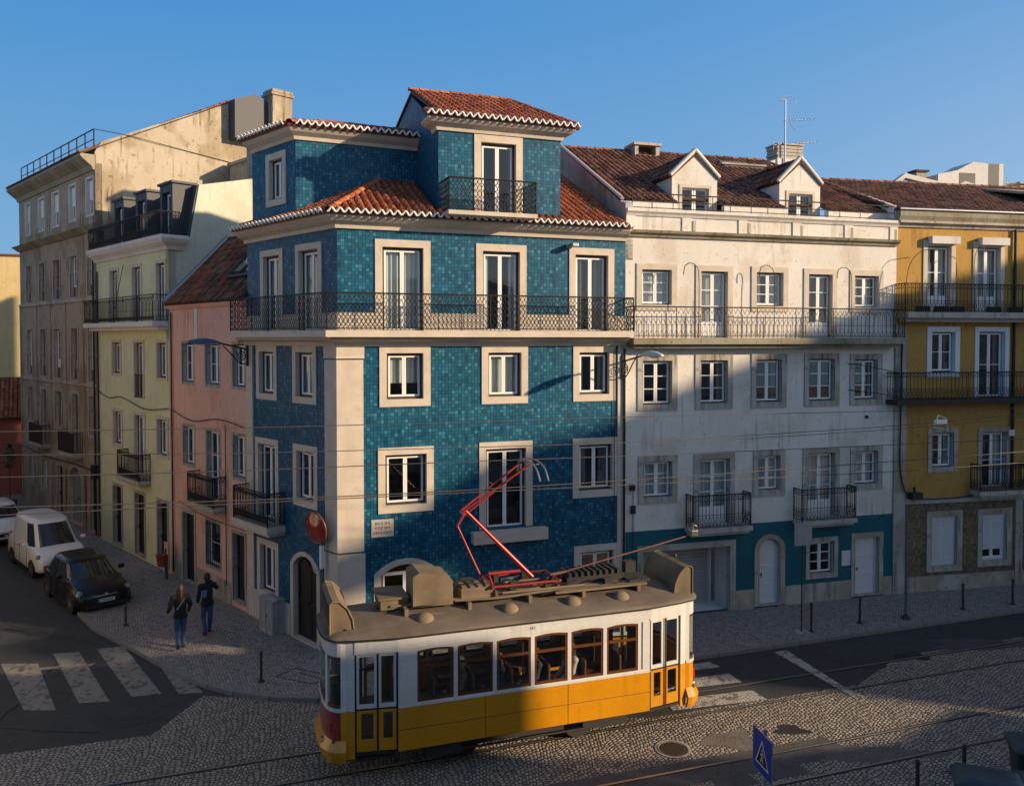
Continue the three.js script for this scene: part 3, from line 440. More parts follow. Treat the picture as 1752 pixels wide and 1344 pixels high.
  part(b, 'cornice', profile([[-.05, 12.24], [.07, 12.24], [.10, 12.32], [.20, 12.36], [.24, 12.44], [.05, 12.47], [-.05, 12.47]], [[0, 0], [W, 0]]), MT.stoneMoss);
  part(b, 'parapet', uvBox(merge([bx(0, W, 12.3, 12.92, -.25, .02), ...[0, 1.95, 4.0, 6.05, 8.1, 9.96].map((x) => bx(x, x + .32, 12.46, 12.93, -.02, .055))])), MT.white);
  part(b, 'parapet_coping', profile([[-.3, 12.9], [.06, 12.9], [.10, 12.97], [.17, 13.03], [.17, 13.12], [-.3, 13.16]], [[0, 0], [W, 0]]), MT.white);
  for (const x of [2.0, 4.02, 6.0, 8.0, 9.8]) part(b, 'overflow_slot', bx(x + .34, x + .44, 12.48, 12.82, .0, .06), MT.stoneOld);
  for (const [a, c] of [[0, 2.06], [3.74, 6.16], [7.8, W]]) part(b, 'upper_parapet', bx(a, c, 12.7, 13.44, -.6, -.42), MT.white);
  part(b, 'roof_railing', merge([railing([[.25, -.06], [W - .05, -.06]], 13.14, .5, 'none', {}), bar([.25, 13.4, -.06], [W - .05, 13.4, -.06], .014, 4)]), MT.rust);
  // roof
  const roof = group(b, 'roof'), T = new Tiles(300, CLAYOLD, MT.clayOldBase), gr = .505, y0 = 13.46, rz = 5.85;
  const pf = eaveSlope(T, roof, [.02, -.45], [W, -.45], y0, gr, [[0, 0], [2.0, 0], [2.0, .5], [2.95, 3.2], [3.78, .5], [3.78, 0], [6.1, 0], [6.1, .5], [7.0, 3.2], [7.86, .5], [7.86, 0], [W, 0], [W, 2.2], [8.9, rz], [0, rz]], { mortar: false, slab: [[0, 0], [2.05, 0], [2.05, .46], [3.75, .46], [3.75, 0], [6.15, 0], [6.15, .46], [7.81, .46], [7.81, 0], [W, 0], [W, 2.2], [8.9, rz], [0, rz]] });
  T.ridge(roof, pf(0, rz), pf(8.9, rz)); T.ridge(roof, pf(W, 2.2), pf(8.95, rz - .05), 'hip_tile'); part(roof, 'roof_slab', polygon3([pf(0, rz), pf(8.9, rz), pf(8.9, rz).add(V(0, -2.6, -5)), pf(0, rz).add(V(0, -2.6, -5))].map((v) => v.toArray()), .06), MT.clayOldBase);
  const gable = [[0, 11.5], [0, 13.3], [-.45, 13.42], [-6.3, 16.44], [-11.3, 13.9], [-11.3, 11.5]];
  wall(b, fr(-.002, 0, 0, -90 * D), gable, [], mat([.44, .43, .42], { map: mapFilthy, bumpMap: plasterBump, bumpScale: .006 }), -.25, 0, 'gable_wall');
  part(b, 'verge', poly([[.06, 13.5, -.4], [.06, 16.5, -6.3]], .07, 4), MT.whitePaint);
  for (const [x0, x1] of [[2.06, 3.74], [6.16, 7.80]]) {
    const d = group(b, 'dormer'), xm = (x0 + x1) / 2, z = -.9, o = { x0: x0 + .36, x1: x1 - .32, y0: 13.0, y1: 14.06, s: .1, rim: null, rows: 1, curtain: 1, curtainLow: .35 };
    part(d, 'ledge', bx(x0, x1, 12.75, 12.98, z + .01, -.44), MT.white);
    part(d, 'front_wall', prism([[x0, 12.9], [x1, 12.9], [x1, 14.45], [xm, 15.18], [x0, 14.45]], [rect(o.x0 - .08, o.x1 + .08, o.y0 - .08, o.y1 + .08)], z - .2, z), MT.white);
    part(d, 'cheek_wall', merge([prism([[.2, 13.2], [2.6, 14.3], [2.6, 14.42], [.2, 14.42]], [], -.12, 0).applyMatrix4(fr(x1, 0, z, 90 * D)), prism([[.2, 13.2], [2.6, 14.3], [2.6, 14.42], [.2, 14.42]], [], -.0, .12).applyMatrix4(fr(x0, 0, z, 90 * D))]), MT.white);
    part(d, 'surround', prism(rect(o.x0 - .1, o.x1 + .1, o.y0 - .1, o.y1 + .1), [rect(o.x0, o.x1, o.y0, o.y1)], z - .2, z + .03), MT.stone);
    const wl = (o.x1 - o.x0) / 2; for (let l = 0; l < 2; l++) { const a = o.x0 + l * wl + .01, c = a + wl - .02; part(d, 'casement', prism(rect(a, c, o.y0, o.y1), [rect(a + .06, c - .06, o.y0 + .06, o.y1 - .06)], z - .15, z - .1), MT.frame); part(d, 'pane', bx(a + .055, c - .055, o.y0 + .055, o.y1 - .055, z - .128, z - .124), MT.glass); }
    part(d, 'room', merge([bx(o.x0 - .08, o.x1 + .08, 12.9, 14.2, -1.9, -1.87), bx(o.x0 - .1, o.x0 - .07, 13.1, 14.2, -1.87, z - .21), bx(o.x1 + .07, o.x1 + .1, 13.1, 14.2, -1.87, z - .21), bx(o.x0, o.x1, 14.16, 14.2, -1.87, z - .21)]), MT.room);
    const T2 = new Tiles(0, CLAYOLD, MT.clayOldBase), g2 = .73 / .82;
    for (const s of [1, -1]) { const ex = s > 0 ? x1 + .06 : x0 - .06, A = V(0, 0, -s), Bv = V(-s, g2, 0).normalize(), k = Math.hypot(1, g2), hw = (x1 - x0) / 2 + .06; const P0 = V(ex, 14.42, s > 0 ? z + .05 : z - 3.2); T2.slope(d, P0, A, Bv, s > 0 ? [[0, 0], [2.0, 0], [3.25, hw * k], [0, hw * k]] : [[1.25, 0], [3.25, 0], [3.25, hw * k], [0, hw * k]], { mortar: false }); }
    T2.finish(d); T2.ridge(d, V(xm, 15.2, z + .05), V(xm, 15.2, z - 3.1));
    for (const e of [x0 - .07, x1 + .07]) part(d, 'gable_coping', bar([e, 14.45, z + .02], [xm, 15.33, z + .02], .085, 4), MT.white);
  }
  T.finish(roof);
  const c1 = group(b, 'chimney'); part(c1, 'stack', merge([bx(2.95, 4.0, 15.5, 16.25, -6.6, -5.8), bx(2.95, 3.1, 16.25, 16.62, -6.6, -5.8), bx(3.85, 4.0, 16.25, 16.62, -6.6, -5.8), bx(3.1, 3.85, 16.25, 16.62, -6.6, -6.5)]), MT.stoneOld); part(c1, 'cap', bx(2.88, 4.08, 16.62, 16.72, -6.68, -5.72), MT.stoneOld);
  const c2 = group(b, 'chimney'); part(c2, 'stack', prism([[9.62, 13.4], [10.9, 13.4], [10.9, 16.55], [9.5, 16.55], [9.5, 16.2]], [], -6.9, -6.0), MT.white); part(c2, 'stack', prism([[9.1, 15.4], [9.5, 15.0], [9.5, 16.5], [9.2, 16.4], [9.0, 16.1]], [], -6.6, -6.05), MT.whitePaint);
  part(c2, 'brick_top', merge([0, 1, 2, 3].map((i) => bx(9.55 - (i % 2) * .04, 10.75 + (i % 2) * .04, 16.55 + i * .14, 16.67 + i * .14, -6.85, -6.05)).concat([bx(9.5, 10.8, 17.12, 17.18, -6.9, -6.0)])), MT.stoneOld);
  const hatch = group(b, 'roof_hatch'); part(hatch, 'wall', merge([bx(6.4, 8.2, 15.2, 15.9, -5.9, -5.0), bx(6.4, 7.6, 15.9, 16.1, -5.9, -5.3)]), MT.slate); part(hatch, 'lid', bx(6.3, 8.3, 15.9, 15.97, -6.0, -4.95), MT.stoneOld);
  const an = group(b, 'aerial'); part(an, 'mast', bar([9.82, 15.6, -5.95], [9.82, 18.95, -5.95], .03, 6), MT.galv);
  const yagi = (x, y, l, n, dz, el) => { const a = []; a.push(bar([x, y, -5.95], [x + l, y + l * .16, -5.95 - dz], .013, 4)); for (let i = 0; i <= n; i++) { const t = i / n, X = x + l * t, Y = y + l * .16 * t, Z = -5.95 - dz * t; a.push(bar([X - .05, Y - .02, Z - el], [X + .05, Y + .02, Z + el], .009, 3)); } return merge(a); };
  part(an, 'boom', yagi(9.85, 18.1, 1.55, 9, .3, .12), MT.galv); part(an, 'boom', yagi(9.28, 17.05, 2.35, 12, .4, .14), MT.galv); part(an, 'reflector', merge([bar([9.27, 16.85, -5.95], [9.27, 17.35, -5.95], .016, 4), bar([9.27, 17.3, -5.95], [9.6, 17.1, -5.95], .01, 4), bar([10.0, 17.7, -5.95], [10.15, 18.45, -6.1], .011, 4), bar([9.97, 18.0, -5.9], [10.2, 17.7, -5.8], .011, 4)]), MT.galv);
  part(an, 'loop', merge([bar([9.55, 18.9, -5.95], [9.85, 18.95, -5.95], .03, 4), pipe([[9.55, 19.0, -5.95], [10.0, 19.12, -5.95], [10.35, 19.05, -5.95], [10.3, 18.88, -5.95], [9.9, 18.8, -5.95]], .010, 4, 20)]), MT.galv);
  part(b, 'cable_bracket', merge([bar([8.3, 8.15, .05], [8.3, 8.15, .5], .02), bar([8.3, 7.25, .05], [8.3, 7.25, .5], .02), pipe([[8.3, 8.15, .5], [9.2, 8.0, .45], [10.3, 7.8, .4]], .012), pipe([[8.3, 7.25, .5], [9.2, 7.15, .45], [10.3, 6.95, .4]], .012)]), MT.iron);
  part(b, 'junction_box', merge([bx(.2, .34, 3.45, 3.7, 0, .1), bar([.27, 3.7, .05], [.27, 4.3, .05], .012), bar([.27, 3.45, .05], [.27, 1.2, .05], .012), bx(.15, .3, 4.2, 4.4, 0, .15), bx(9.05, 9.15, 6.25, 6.35, 0, .05)]), MT.iron);
  part(b, 'back_wall', merge([bx(0, W, 0, 13.2, -11.3, -11)]), MT.white);
}

// ================================================================ the yellow house
{
  const b = thing('yellow_house', 'ochre yellow house with iron balconies and patterned tiles on its ground floor', 'house', WHITE_END, 12 * D), W = 11;
  const yf = (x0, x1, y0, y1, o = {}) => ({ x0, x1, y0, y1, s: .17, stone: MT.blueWhite, rim: null, rows: 2, ...o });
  const reps = (o) => [o, { ...o, x0: o.x0 + 4.55, x1: o.x1 + 4.55 }];
  const U = [...reps(yf(1.23, 2.20, 9.97, 12.3, { door: true, panel: .5, curtain: 1, stone: MT.stone, curtainGap: .2 })), ...reps(yf(3.27, 4.25, 9.97, 12.3, { door: true, panel: .5, curtain: 1, stone: MT.stone })), ...reps(yf(1.45, 2.41, 7.83, 9.26, { s: .19, curtain: 2, curtainGap: .6 })), ...reps(yf(3.40, 4.50, 6.92, 9.27, { door: true, curtain: 2, curtainGap: .5 })), ...reps(yf(1.52, 2.41, 4.42, 5.66, { stone: MT.stoneOld, curtain: 1, curtainGap: .6 })), ...reps(yf(3.60, 4.63, 3.61, 5.64, { door: true, stone: MT.stoneOld, curtain: 1, curtainGap: .5 }))];
  const S = [...reps({ x0: 1.54, x1: 2.61, y0: .88, y1: 2.66, s: .2, stone: MT.stoneOld, rim: MT.shutter, rows: 1, roll: 1 }), ...reps({ x0: 3.66, x1: 4.70, y0: .96, y1: 2.66, s: .2, stone: MT.stoneOld, rim: MT.shutter, rows: 1, roll: .74 })];
  wall(b, FRONT, rect(0, W, 3.2, 13), U.map(holeOf), MT.yellow); for (const o of U) opening(b, FRONT, o);
  wall(b, FRONT, rect(0, W, .5, 3.198), S.map(holeOf), MT.ochreTile, -.3, -.003, 'ground_floor_wall');
  for (const o of S) { const g = opening(b, FRONT, o), w = o.x1 - o.x0, h = o.y1 - o.y0, n = 22, sl = []; for (let i = 0; i < n * o.roll; i++) sl.push(rbx(.02, w - .02, h - (i + 1) * h / n + .004, h - i * h / n - .002, -.11, -.09, .007, 1)); part(g, 'roller_shutter', merge(sl), MT.shutter); part(g, 'shutter_box', bx(.01, w - .01, h - .16, h - .005, -.115, -.06), MT.shutter); }
  part(b, 'base_course', bx(0, W, 0, .54, -.3, .03), MT.stoneOld); part(b, 'band', bx(.45, W, 3.16, 3.36, -.02, .06), MT.stoneOld);
  part(b, 'pilaster', bx(-.04, .42, 0, 9.5, -.02, .07), MT.stoneOld); part(b, 'pilaster', bx(5.05, 5.35, 0, 3.3, -.02, .05), MT.stoneOld);
  for (const o of U.slice(0, 4)) part(b, 'shutter_box', bx(o.x0 + .02, o.x1 + .19, 12.36, 12.62, .0, .24), MT.whitePaint);
  const bal1 = group(b, 'balcony'); part(bal1, 'slab', uvBox(merge([bx(.02, W, 9.74, 9.94, -.02, .62), bx(.1, W, 9.6, 9.74, -.02, .42)])), MT.stoneOld); part(bal1, 'railing', railing([[-.05, 0], [-.05, .57], [W, .57]], 9.95, .97, 'scroll', { space: .15, r: .012 }), MT.iron);
  part(bal1, 'awning_hook', merge([[.02, .9], [5.0, .55]].map(([x, d]) => pipe([[x, 9.95, .5], [x, 11.0, .5], [x + .15, 11.6, .5], [x + .5, 12.0, .5], [x + d + .4, 12.15, .45]], .013, 4, 16)).concat([pipe([[2.75, 9.95, .5], [2.75, 11.9, .5], [2.85, 12.15, .5], [3.1, 12.22, .5], [3.3, 12.1, .5], [3.35, 11.9, .5], [3.35, 9.95, .5]], .013, 4, 24)])), MT.iron);
  const pots = group(b, 'flower_boxes'); for (const x of [.5, 1.25, 1.9, 3.4, 4.3]) { part(pots, 'pot', rbx(x, x + .5, 9.95, 10.15, .3, .5, .03), MT.rust); }
  const bal2 = group(b, 'balcony'); part(bal2, 'slab', bx(-.38, W, 6.72, 6.9, -.02, .62), MT.rust); part(bal2, 'railing', railing([[-.35, 0], [-.35, .57], [W, .57]], 6.91, .93, 'scroll', { space: .15, r: .012 }), MT.iron);
  for (const x of [3.1, 7.65]) balcony(b, FRONT, { x0: x, x1: x + 2.2, y: 3.58, out: .52, thick: .14, h: .95, style: 'scroll', space: .12, m: MT.stoneOld });
  part(b, 'cornice', profile([[-.05, 12.92], [.06, 12.92], [.10, 13.02], [.22, 13.06], [.22, 13.14], [-.05, 13.14]], [[0, 0], [W, 0]]), MT.stoneOld);
  part(b, 'parapet', profile([[-.3, 13.14], [.12, 13.14], [.20, 13.3], [.20, 13.46], [-.3, 13.5]], [[0, 0], [W, 0]]), MT.stoneMoss); part(b, 'gutter', bar([0, 13.54, .16], [W, 13.54, .16], .045, 8), MT.galv);
  part(b, 'downpipe', merge([bar([4.82, 3.5, .08], [4.82, 12.95, .08], .05, 8), pipe([[.2, 9.0, .1], [.16, 6.5, .12], [.2, 4.2, .12], [.45, 3.5, .14], [1.0, 3.36, .12], [4.9, 3.42, .1]], .025, 5, 30)]), MT.iron);
  part(b, 'lamp_bracket', merge([bx(.55, .95, 3.36, 3.6, .05, .3), bar([.7, 3.6, .2], [.7, 3.8, .15], .05, 6)]), MT.rust);
  part(b, 'sign', bx(4.62, 4.86, 5.5, 5.72, .1, .14), MT.shutter);
  const roof = group(b, 'roof'), T = new Tiles(300, CLAYOLD, MT.clayOldBase), pf = eaveSlope(T, roof, [.05, .1], [W, .1], 13.52, .40, [[0, 0], [W, 0], [W, 4.7], [-1.2, 4.7], [-.05, 0]], { mortar: false }); T.ridge(roof, pf(-1.1, 4.7), pf(W, 4.7)); T.finish(roof);
  part(b, 'party_verge', prism([[-.05, 13.1], [-.05, 13.66], [-4.3, 15.32], [-4.3, 14.6]], [], -.05, .12).applyMatrix4(fr(.02, 0, 0, -90 * D)), MT.whitePaint);
  part(b, 'back_wall', bx(0, W, 0, 14, -10.3, -10), MT.yellow);
  const d = group(b, 'roof_dormer'); part(d, 'front_wall', bx(7.0, 8.6, 13.9, 14.55, -1.6, -1.4), MT.yellow); part(d, 'roof_sheet', polygon3([[6.8, 14.6, -1.2], [8.8, 14.6, -1.2], [8.8, 15.3, -4.2], [6.8, 15.3, -4.2]], .1), MT.stoneOld);
}
// the house behind the yellow one: only its roof and stacks show
{
  const o = along(WHITE_END, 12, 0, -5.2), b = thing('house_behind', 'tiled roof and whitewashed stacks rising behind the yellow house', 'house', o, 12 * D);
  part(b, 'wall', prism([[3.4, 0], [12, 0], [12, 14.5], [4.25, 16.0], [3.4, 15.5]], [], -4, -3.6), MT.whitePaint);
  part(b, 'verge', prism([[3.45, 15.4], [4.25, 15.98], [10.2, 14.95], [10.2, 14.75], [4.25, 15.78], [3.45, 15.2]], [], -.2, .1), MT.whitePaint);
  const roof = group(b, 'roof'), T = new Tiles(120, CLAYOLD, MT.clayOldBase); T.slope(roof, V(4.5, 15.86, -.12), V(.985, -.172, 0), V(.1, .42, -.9).normalize(), [[.1, 0], [6.5, 0], [6.5, 1.3], [.6, 1.0]], { mortar: false }); T.finish(roof);
  const c = group(b, 'chimney'); part(c, 'stack', prism([[6.15, 15.2], [8.65, 15.0], [8.65, 16.65], [7.9, 16.7], [7.1, 16.3], [6.15, 16.1]], [], -1.5, -.3), MT.whitePaint); part(c, 'opening', bx(7.2, 8.0, 15.7, 16.2, -.4, -.29), MT.slate);
  const c2 = group(b, 'chimney'); part(c2, 'stack', bx(8.7, 9.4, 14.9, 16.7, -1.6, -.5), MT.slate); part(c2, 'edge', bx(9.4, 9.62, 14.9, 16.72, -1.6, -.5), MT.whitePaint);
  const c3 = group(b, 'chimney'); part(c3, 'stack', bx(10.6, 11.3, 14.4, 15.9, -1.2, -.6), MT.stoneOld); part(c3, 'cap', bx(10.5, 11.4, 15.9, 16.0, -1.3, -.5), MT.stoneOld);
  const c4 = group(b, 'chimney'); part(c4, 'stack', bx(5.4, 5.9, 15.4, 16.25, -1.1, -.7), MT.stoneOld); part(c4, 'cap', bx(5.32, 5.98, 16.25, 16.33, -1.18, -.62), MT.clayOldBase);
  part(b, 'verge', prism([[6.6, 15.55], [7.0, 15.72], [10.4, 14.92], [10.4, 14.75]], [], .15, .3), MT.whitePaint); part(b, 'flashing', prism([[7.4, 15.25], [9.9, 14.75], [9.9, 14.65], [7.4, 15.1]], [], .5, .7), MT.galv);
  part(b, 'aerial', merge([bar([9.9, 15, -.6], [9.9, 16.2, -.6], .02), bar([9.6, 15.9, -.6], [10.6, 15.95, -.6], .015), bar([9.7, 15.6, -.6], [10.5, 15.62, -.6], .012)]), MT.galv);
}

// ================================================================ the side street: pink, green and grey houses
{
  const uR = 5.32, b = thing('pink_house', 'low pink plastered house with tiled roof between the green and the tiled house', 'house', side(uR), LEFT * D), L = (u) => uR - u, W = 6.3;
  const pfx = (a, c, y0, y1, o = {}) => ({ x0: L(a), x1: L(c), y0, y1, s: .1, stone: MT.stoneOld, rim: null, rows: 2, set: -.03, ...o });
  const O = [pfx(10.5, 9.5, 7.43, 8.84, { curtain: 2, curtainGap: .5 }), pfx(8.5, 7.42, 7.42, 8.83, { curtain: 1, curtainGap: .5 }), pfx(6.4, 5.55, 7.42, 8.83, { curtain: 1 }), pfx(10.48, 9.48, 4.40, 5.8, { rows: 1 }), pfx(8.48, 7.42, 3.29, 5.78, { door: true, rows: 3 }), pfx(6.43, 5.55, 4.38, 5.79, { rows: 1, curtain: 2 }), pfx(8.6, 7.45, 1.02, 2.6, { leaves: 1 })];
  const d1 = { x0: L(10.55), x1: L(9.55), y0: .02, y1: 2.6, s: .14, door: true }, d2 = { x0: L(6.48), x1: L(5.62), y0: .2, y1: 2.5, s: .1, door: true };
  wall(b, FRONT, rect(-W, 0, 0, 10.35), [...O, d1, d2].map(holeOf), MT.pink); for (const o of O) opening(b, FRONT, o);
  door(b, FRONT, { ...d1, m: MT.darkDoor, rows: 2 }); door(b, FRONT, { ...d2, m: MT.darkDoor, rows: 2 });
  const bars = []; for (let i = 0; i <= 7; i++) bars.push(bar([L(8.6) + i * .164, 1.02, .0], [L(8.6) + i * .164, 2.6, 0], .012)); for (const y of [1.1, 1.5, 2.05, 2.5]) bars.push(bar([L(8.6), y, 0], [L(7.45), y, 0], .012)); part(b, 'window_grille', merge(bars), MT.iron);
  balcony(b, FRONT, { x0: L(9.1), x1: L(6.95), y: 3.28, out: .5, thick: .14, h: 1.02, style: 'scroll', space: .11, m: MT.stoneOld, r: .012 });
  part(b, 'pilaster', bx(L(9.35), L(9.1), 8.85, 10.25, -.01, .03), MT.whitePaint); for (const [a, c] of [[-W, L(10.72)], [L(9.38), L(6.62)], [L(5.5), 0]]) part(b, 'base_course', bx(a, c, 0, .75, -.02, .03), MT.stoneOld);
  part(b, 'cornice', profile([[-.05, 10.12], [.08, 10.12], [.14, 10.22], [.14, 10.3], [-.05, 10.3]], [[-W, 0], [0, 0]]), MT.pink);
  const roof = group(b, 'roof'), T = new Tiles(300, CLAYOLD.concat(CLAY[3]), MT.clayOldBase), pf = eaveSlope(T, roof, [-W, .2], [-.02, .2], 10.3, 1.02, [[0, 0], [W, 0], [W, 2.6], [0, 2.6]], { mortar: false }); T.ridge(roof, pf(0, 2.6), pf(W, 2.6)); T.finish(roof);
  part(roof, 'roof_slab', polygon3([pf(0, 2.6), pf(W, 2.6), pf(W, 2.6).add(V(0, -2, -3)), pf(0, 2.6).add(V(0, -2, -3))].map((v) => v.toArray()), .05), MT.clayOldBase);
  part(b, 'party_verge', poly([[-W + .02, 10.42, .2], [-W + .02, 13.1, -2.4]], .1, 4), MT.galv);
  const sk = group(b, 'skylight'), q = (s, t, n = 0) => pf(s, t).add(V(0, n * .7, n * .7)); part(sk, 'frame', merge([[3.9, .75, 5.6, .75], [3.9, 1.75, 5.6, 1.75], [3.9, .75, 3.9, 1.75], [5.6, .75, 5.6, 1.75], [4.75, .75, 4.75, 1.75]].map(([a, c, d, e]) => bar(q(a, c, .16).toArray(), q(d, e, .16).toArray(), .06, 4))), MT.slate); part(sk, 'pane', polygon3([q(3.9, .75, .17), q(5.6, .75, .17), q(5.6, 1.75, .17), q(3.9, 1.75, .17)].map((v) => v.toArray()), .01), MT.glass); part(sk, 'kerb', polygon3([q(3.85, .7, .05), q(5.65, .7, .05), q(5.65, 1.8, .05), q(3.85, 1.8, .05)].map((v) => v.toArray()), .1), MT.slate);
  part(b, 'back_wall', bx(-W, 0, 0, 11, -6.3, -6), MT.pink); part(b, 'wall_cables', merge([pipe([[L(11.5), 6.35, .05], [L(9.5), 6.05, .08], [L(7.4), 6.25, .06], [L(5.4), 6.1, .07]], .018, 4, 20), pipe([[L(10.9), 2.95, .05], [L(8.9), 2.75, .06], [L(5.5), 2.7, .06]], .012, 4, 20), bar([L(6.9), .6, .05], [L(6.9), 6.1, .05], .016), bar([L(11.35), .2, .06], [L(11.35), 10, .06], .03, 6)]), MT.iron);
}
{
  const uR = 11.66, b = thing('green_house', 'pale green house with dark mansard dormers above an iron terrace railing', 'house', side(uR), LEFT * D), L = (u) => uR - u, W = 8.06;
  const gf = (a, c, y0, y1, o = {}) => ({ x0: L(a), x1: L(c), y0, y1, s: .12, stone: MT.stone, rows: 1, rim: MT.frameDark, ...o });
  const O = [gf(17.95, 17.05, 9.7, 11.94, { door: true }), gf(15.33, 14.43, 9.7, 11.94, { door: true }), gf(12.8, 11.98, 9.7, 11.94, { door: true }), gf(17.78, 16.84, 7.54, 8.86, {}), gf(15.22, 14.28, 6.6, 8.86, { door: true }), gf(12.82, 11.92, 7.5, 8.86, {}), gf(17.76, 16.8, 4.5, 5.9, {}), gf(15.28, 14.24, 3.4, 5.9, { door: true }), gf(12.88, 11.92, 4.48, 5.89, {})];
  const dd = [[17.88, 16.9], [15.33, 14.33], [12.95, 11.98]].map(([a, c]) => ({ x0: L(a), x1: L(c), y0: .12, y1: 2.66, s: .12, door: true }));
  wall(b, FRONT, rect(-W, 0, 0, 12.7), [...O, ...dd].map(holeOf), MT.green); for (const o of O) opening(b, FRONT, o); for (const o of dd) door(b, FRONT, { ...o, m: MT.darkDoor, rows: 2 });
  part(b, 'slab', uvBox(merge([bx(-W + .1, -.02, 9.5, 9.68, -.02, .62), bx(-W + .25, -.1, 9.36, 9.5, -.02, .4)])), MT.whitePaint); part(b, 'railing', railing([[-W + .15, 0], [-W + .15, .56], [-.08, .56], [-.08, 0]], 9.69, 1.0, 'arch', { space: .14, r: .012 }), MT.iron);
  balcony(b, FRONT, { x0: L(16.1), x1: L(13.6), y: 3.35, out: .5, thick: .12, h: 1.05, style: 'scroll', space: .12, m: MT.stoneOld, r: .012 });
  part(b, 'guard_rail', railing([[L(15.3), .02], [L(14.2), .02]], 6.6, .95, 'bars', { space: .12 }), MT.iron);
  part(b, 'cornice', profile([[-.05, 12.4], [.08, 12.4], [.14, 12.52], [.34, 12.66], [.44, 12.8], [.44, 12.92], [-.05, 12.92]], [[-W, 0], [0, 0], [0, -.6]]), MT.whitePaint);
  part(b, 'terrace_railing', railing([[-W + .1, -.3], [-W + .1, .34], [-.08, .34], [-.08, -.5]], 12.93, .93, 'scroll', { space: .12, r: .011 }), MT.iron);
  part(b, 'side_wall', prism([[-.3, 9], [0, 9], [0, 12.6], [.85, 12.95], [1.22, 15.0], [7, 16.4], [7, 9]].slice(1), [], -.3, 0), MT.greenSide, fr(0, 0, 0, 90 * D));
  const mz = -.75; part(b, 'mansard_wall', polygon3([[-W, 12.9, mz], [-.05, 12.9, mz], [-.05, 15.0, mz - .42], [-W, 15.0, mz - .42]], .12, [0, 0, -1]), MT.slate);
  part(b, 'mansard_roof', polygon3([[-W, 15.0, mz - .4], [-.05, 15.0, mz - .4], [-.05, 16.3, -7], [-W, 16.3, -7]], .1), MT.slate);
  for (const x of [-6.35, -3.75, -1.15]) { const d = group(b, 'dormer'), o = { x0: x - .36, x1: x + .36 }; part(d, 'cheeks', merge([bx(x - .62, x - .42, 12.92, 15.05, mz - .5, mz + .35), bx(x + .42, x + .62, 12.92, 15.05, mz - .5, mz + .35), bx(x - .72, x + .72, 15.05, 15.14, mz - .6, mz + .42), bx(x - .42, x + .42, 14.75, 15.05, mz - .2, mz + .34)]), MT.slate);
    for (const l of [0, 1]) { const a = o.x0 + l * .36 + .005, c = a + .35; part(d, 'casement', prism(rect(a, c, 12.95, 14.72), [rect(a + .06, c - .06, 13.05, 14.64)], mz + .1, mz + .15), MT.frame); part(d, 'pane', bx(a + .055, c - .055, 13.04, 14.65, mz + .122, mz + .126), MT.glass); } part(d, 'backing', bx(x - .41, x + .41, 12.95, 14.75, mz - .35, mz - .3), MT.curtain); }
  part(b, 'chimney', merge([bx(-2.4, -1.2, 15, 17.6, -5.6, -4.4), bx(-2.5, -1.1, 17.6, 17.75, -5.7, -4.3)]), MT.greySide);
  part(b, 'wall_cables', merge([pipe([[L(19.7), 6.7, .05], [L(18.2), 6.45, .06], [L(16.8), 6.55, .05], [L(14), 6.2, .07], [L(11.7), 6.35, .05]], .02, 4, 24), bar([L(19.5), .1, .06], [L(19.5), 12, .06], .035, 6), pipe([[L(16.1), 12.1, .1], [L(16.1), 10, .5], [L(16.1), 9.7, .5]], .014)]), MT.iron);
  part(b, 'flower_pot', merge([rbx(L(13.5), L(13.1), 12.95, 13.25, .0, .3, .05)]), CLAY[0]);
  part(b, 'back_wall', bx(-W, 0, 0, 12.9, -7.3, -7), MT.green);
}
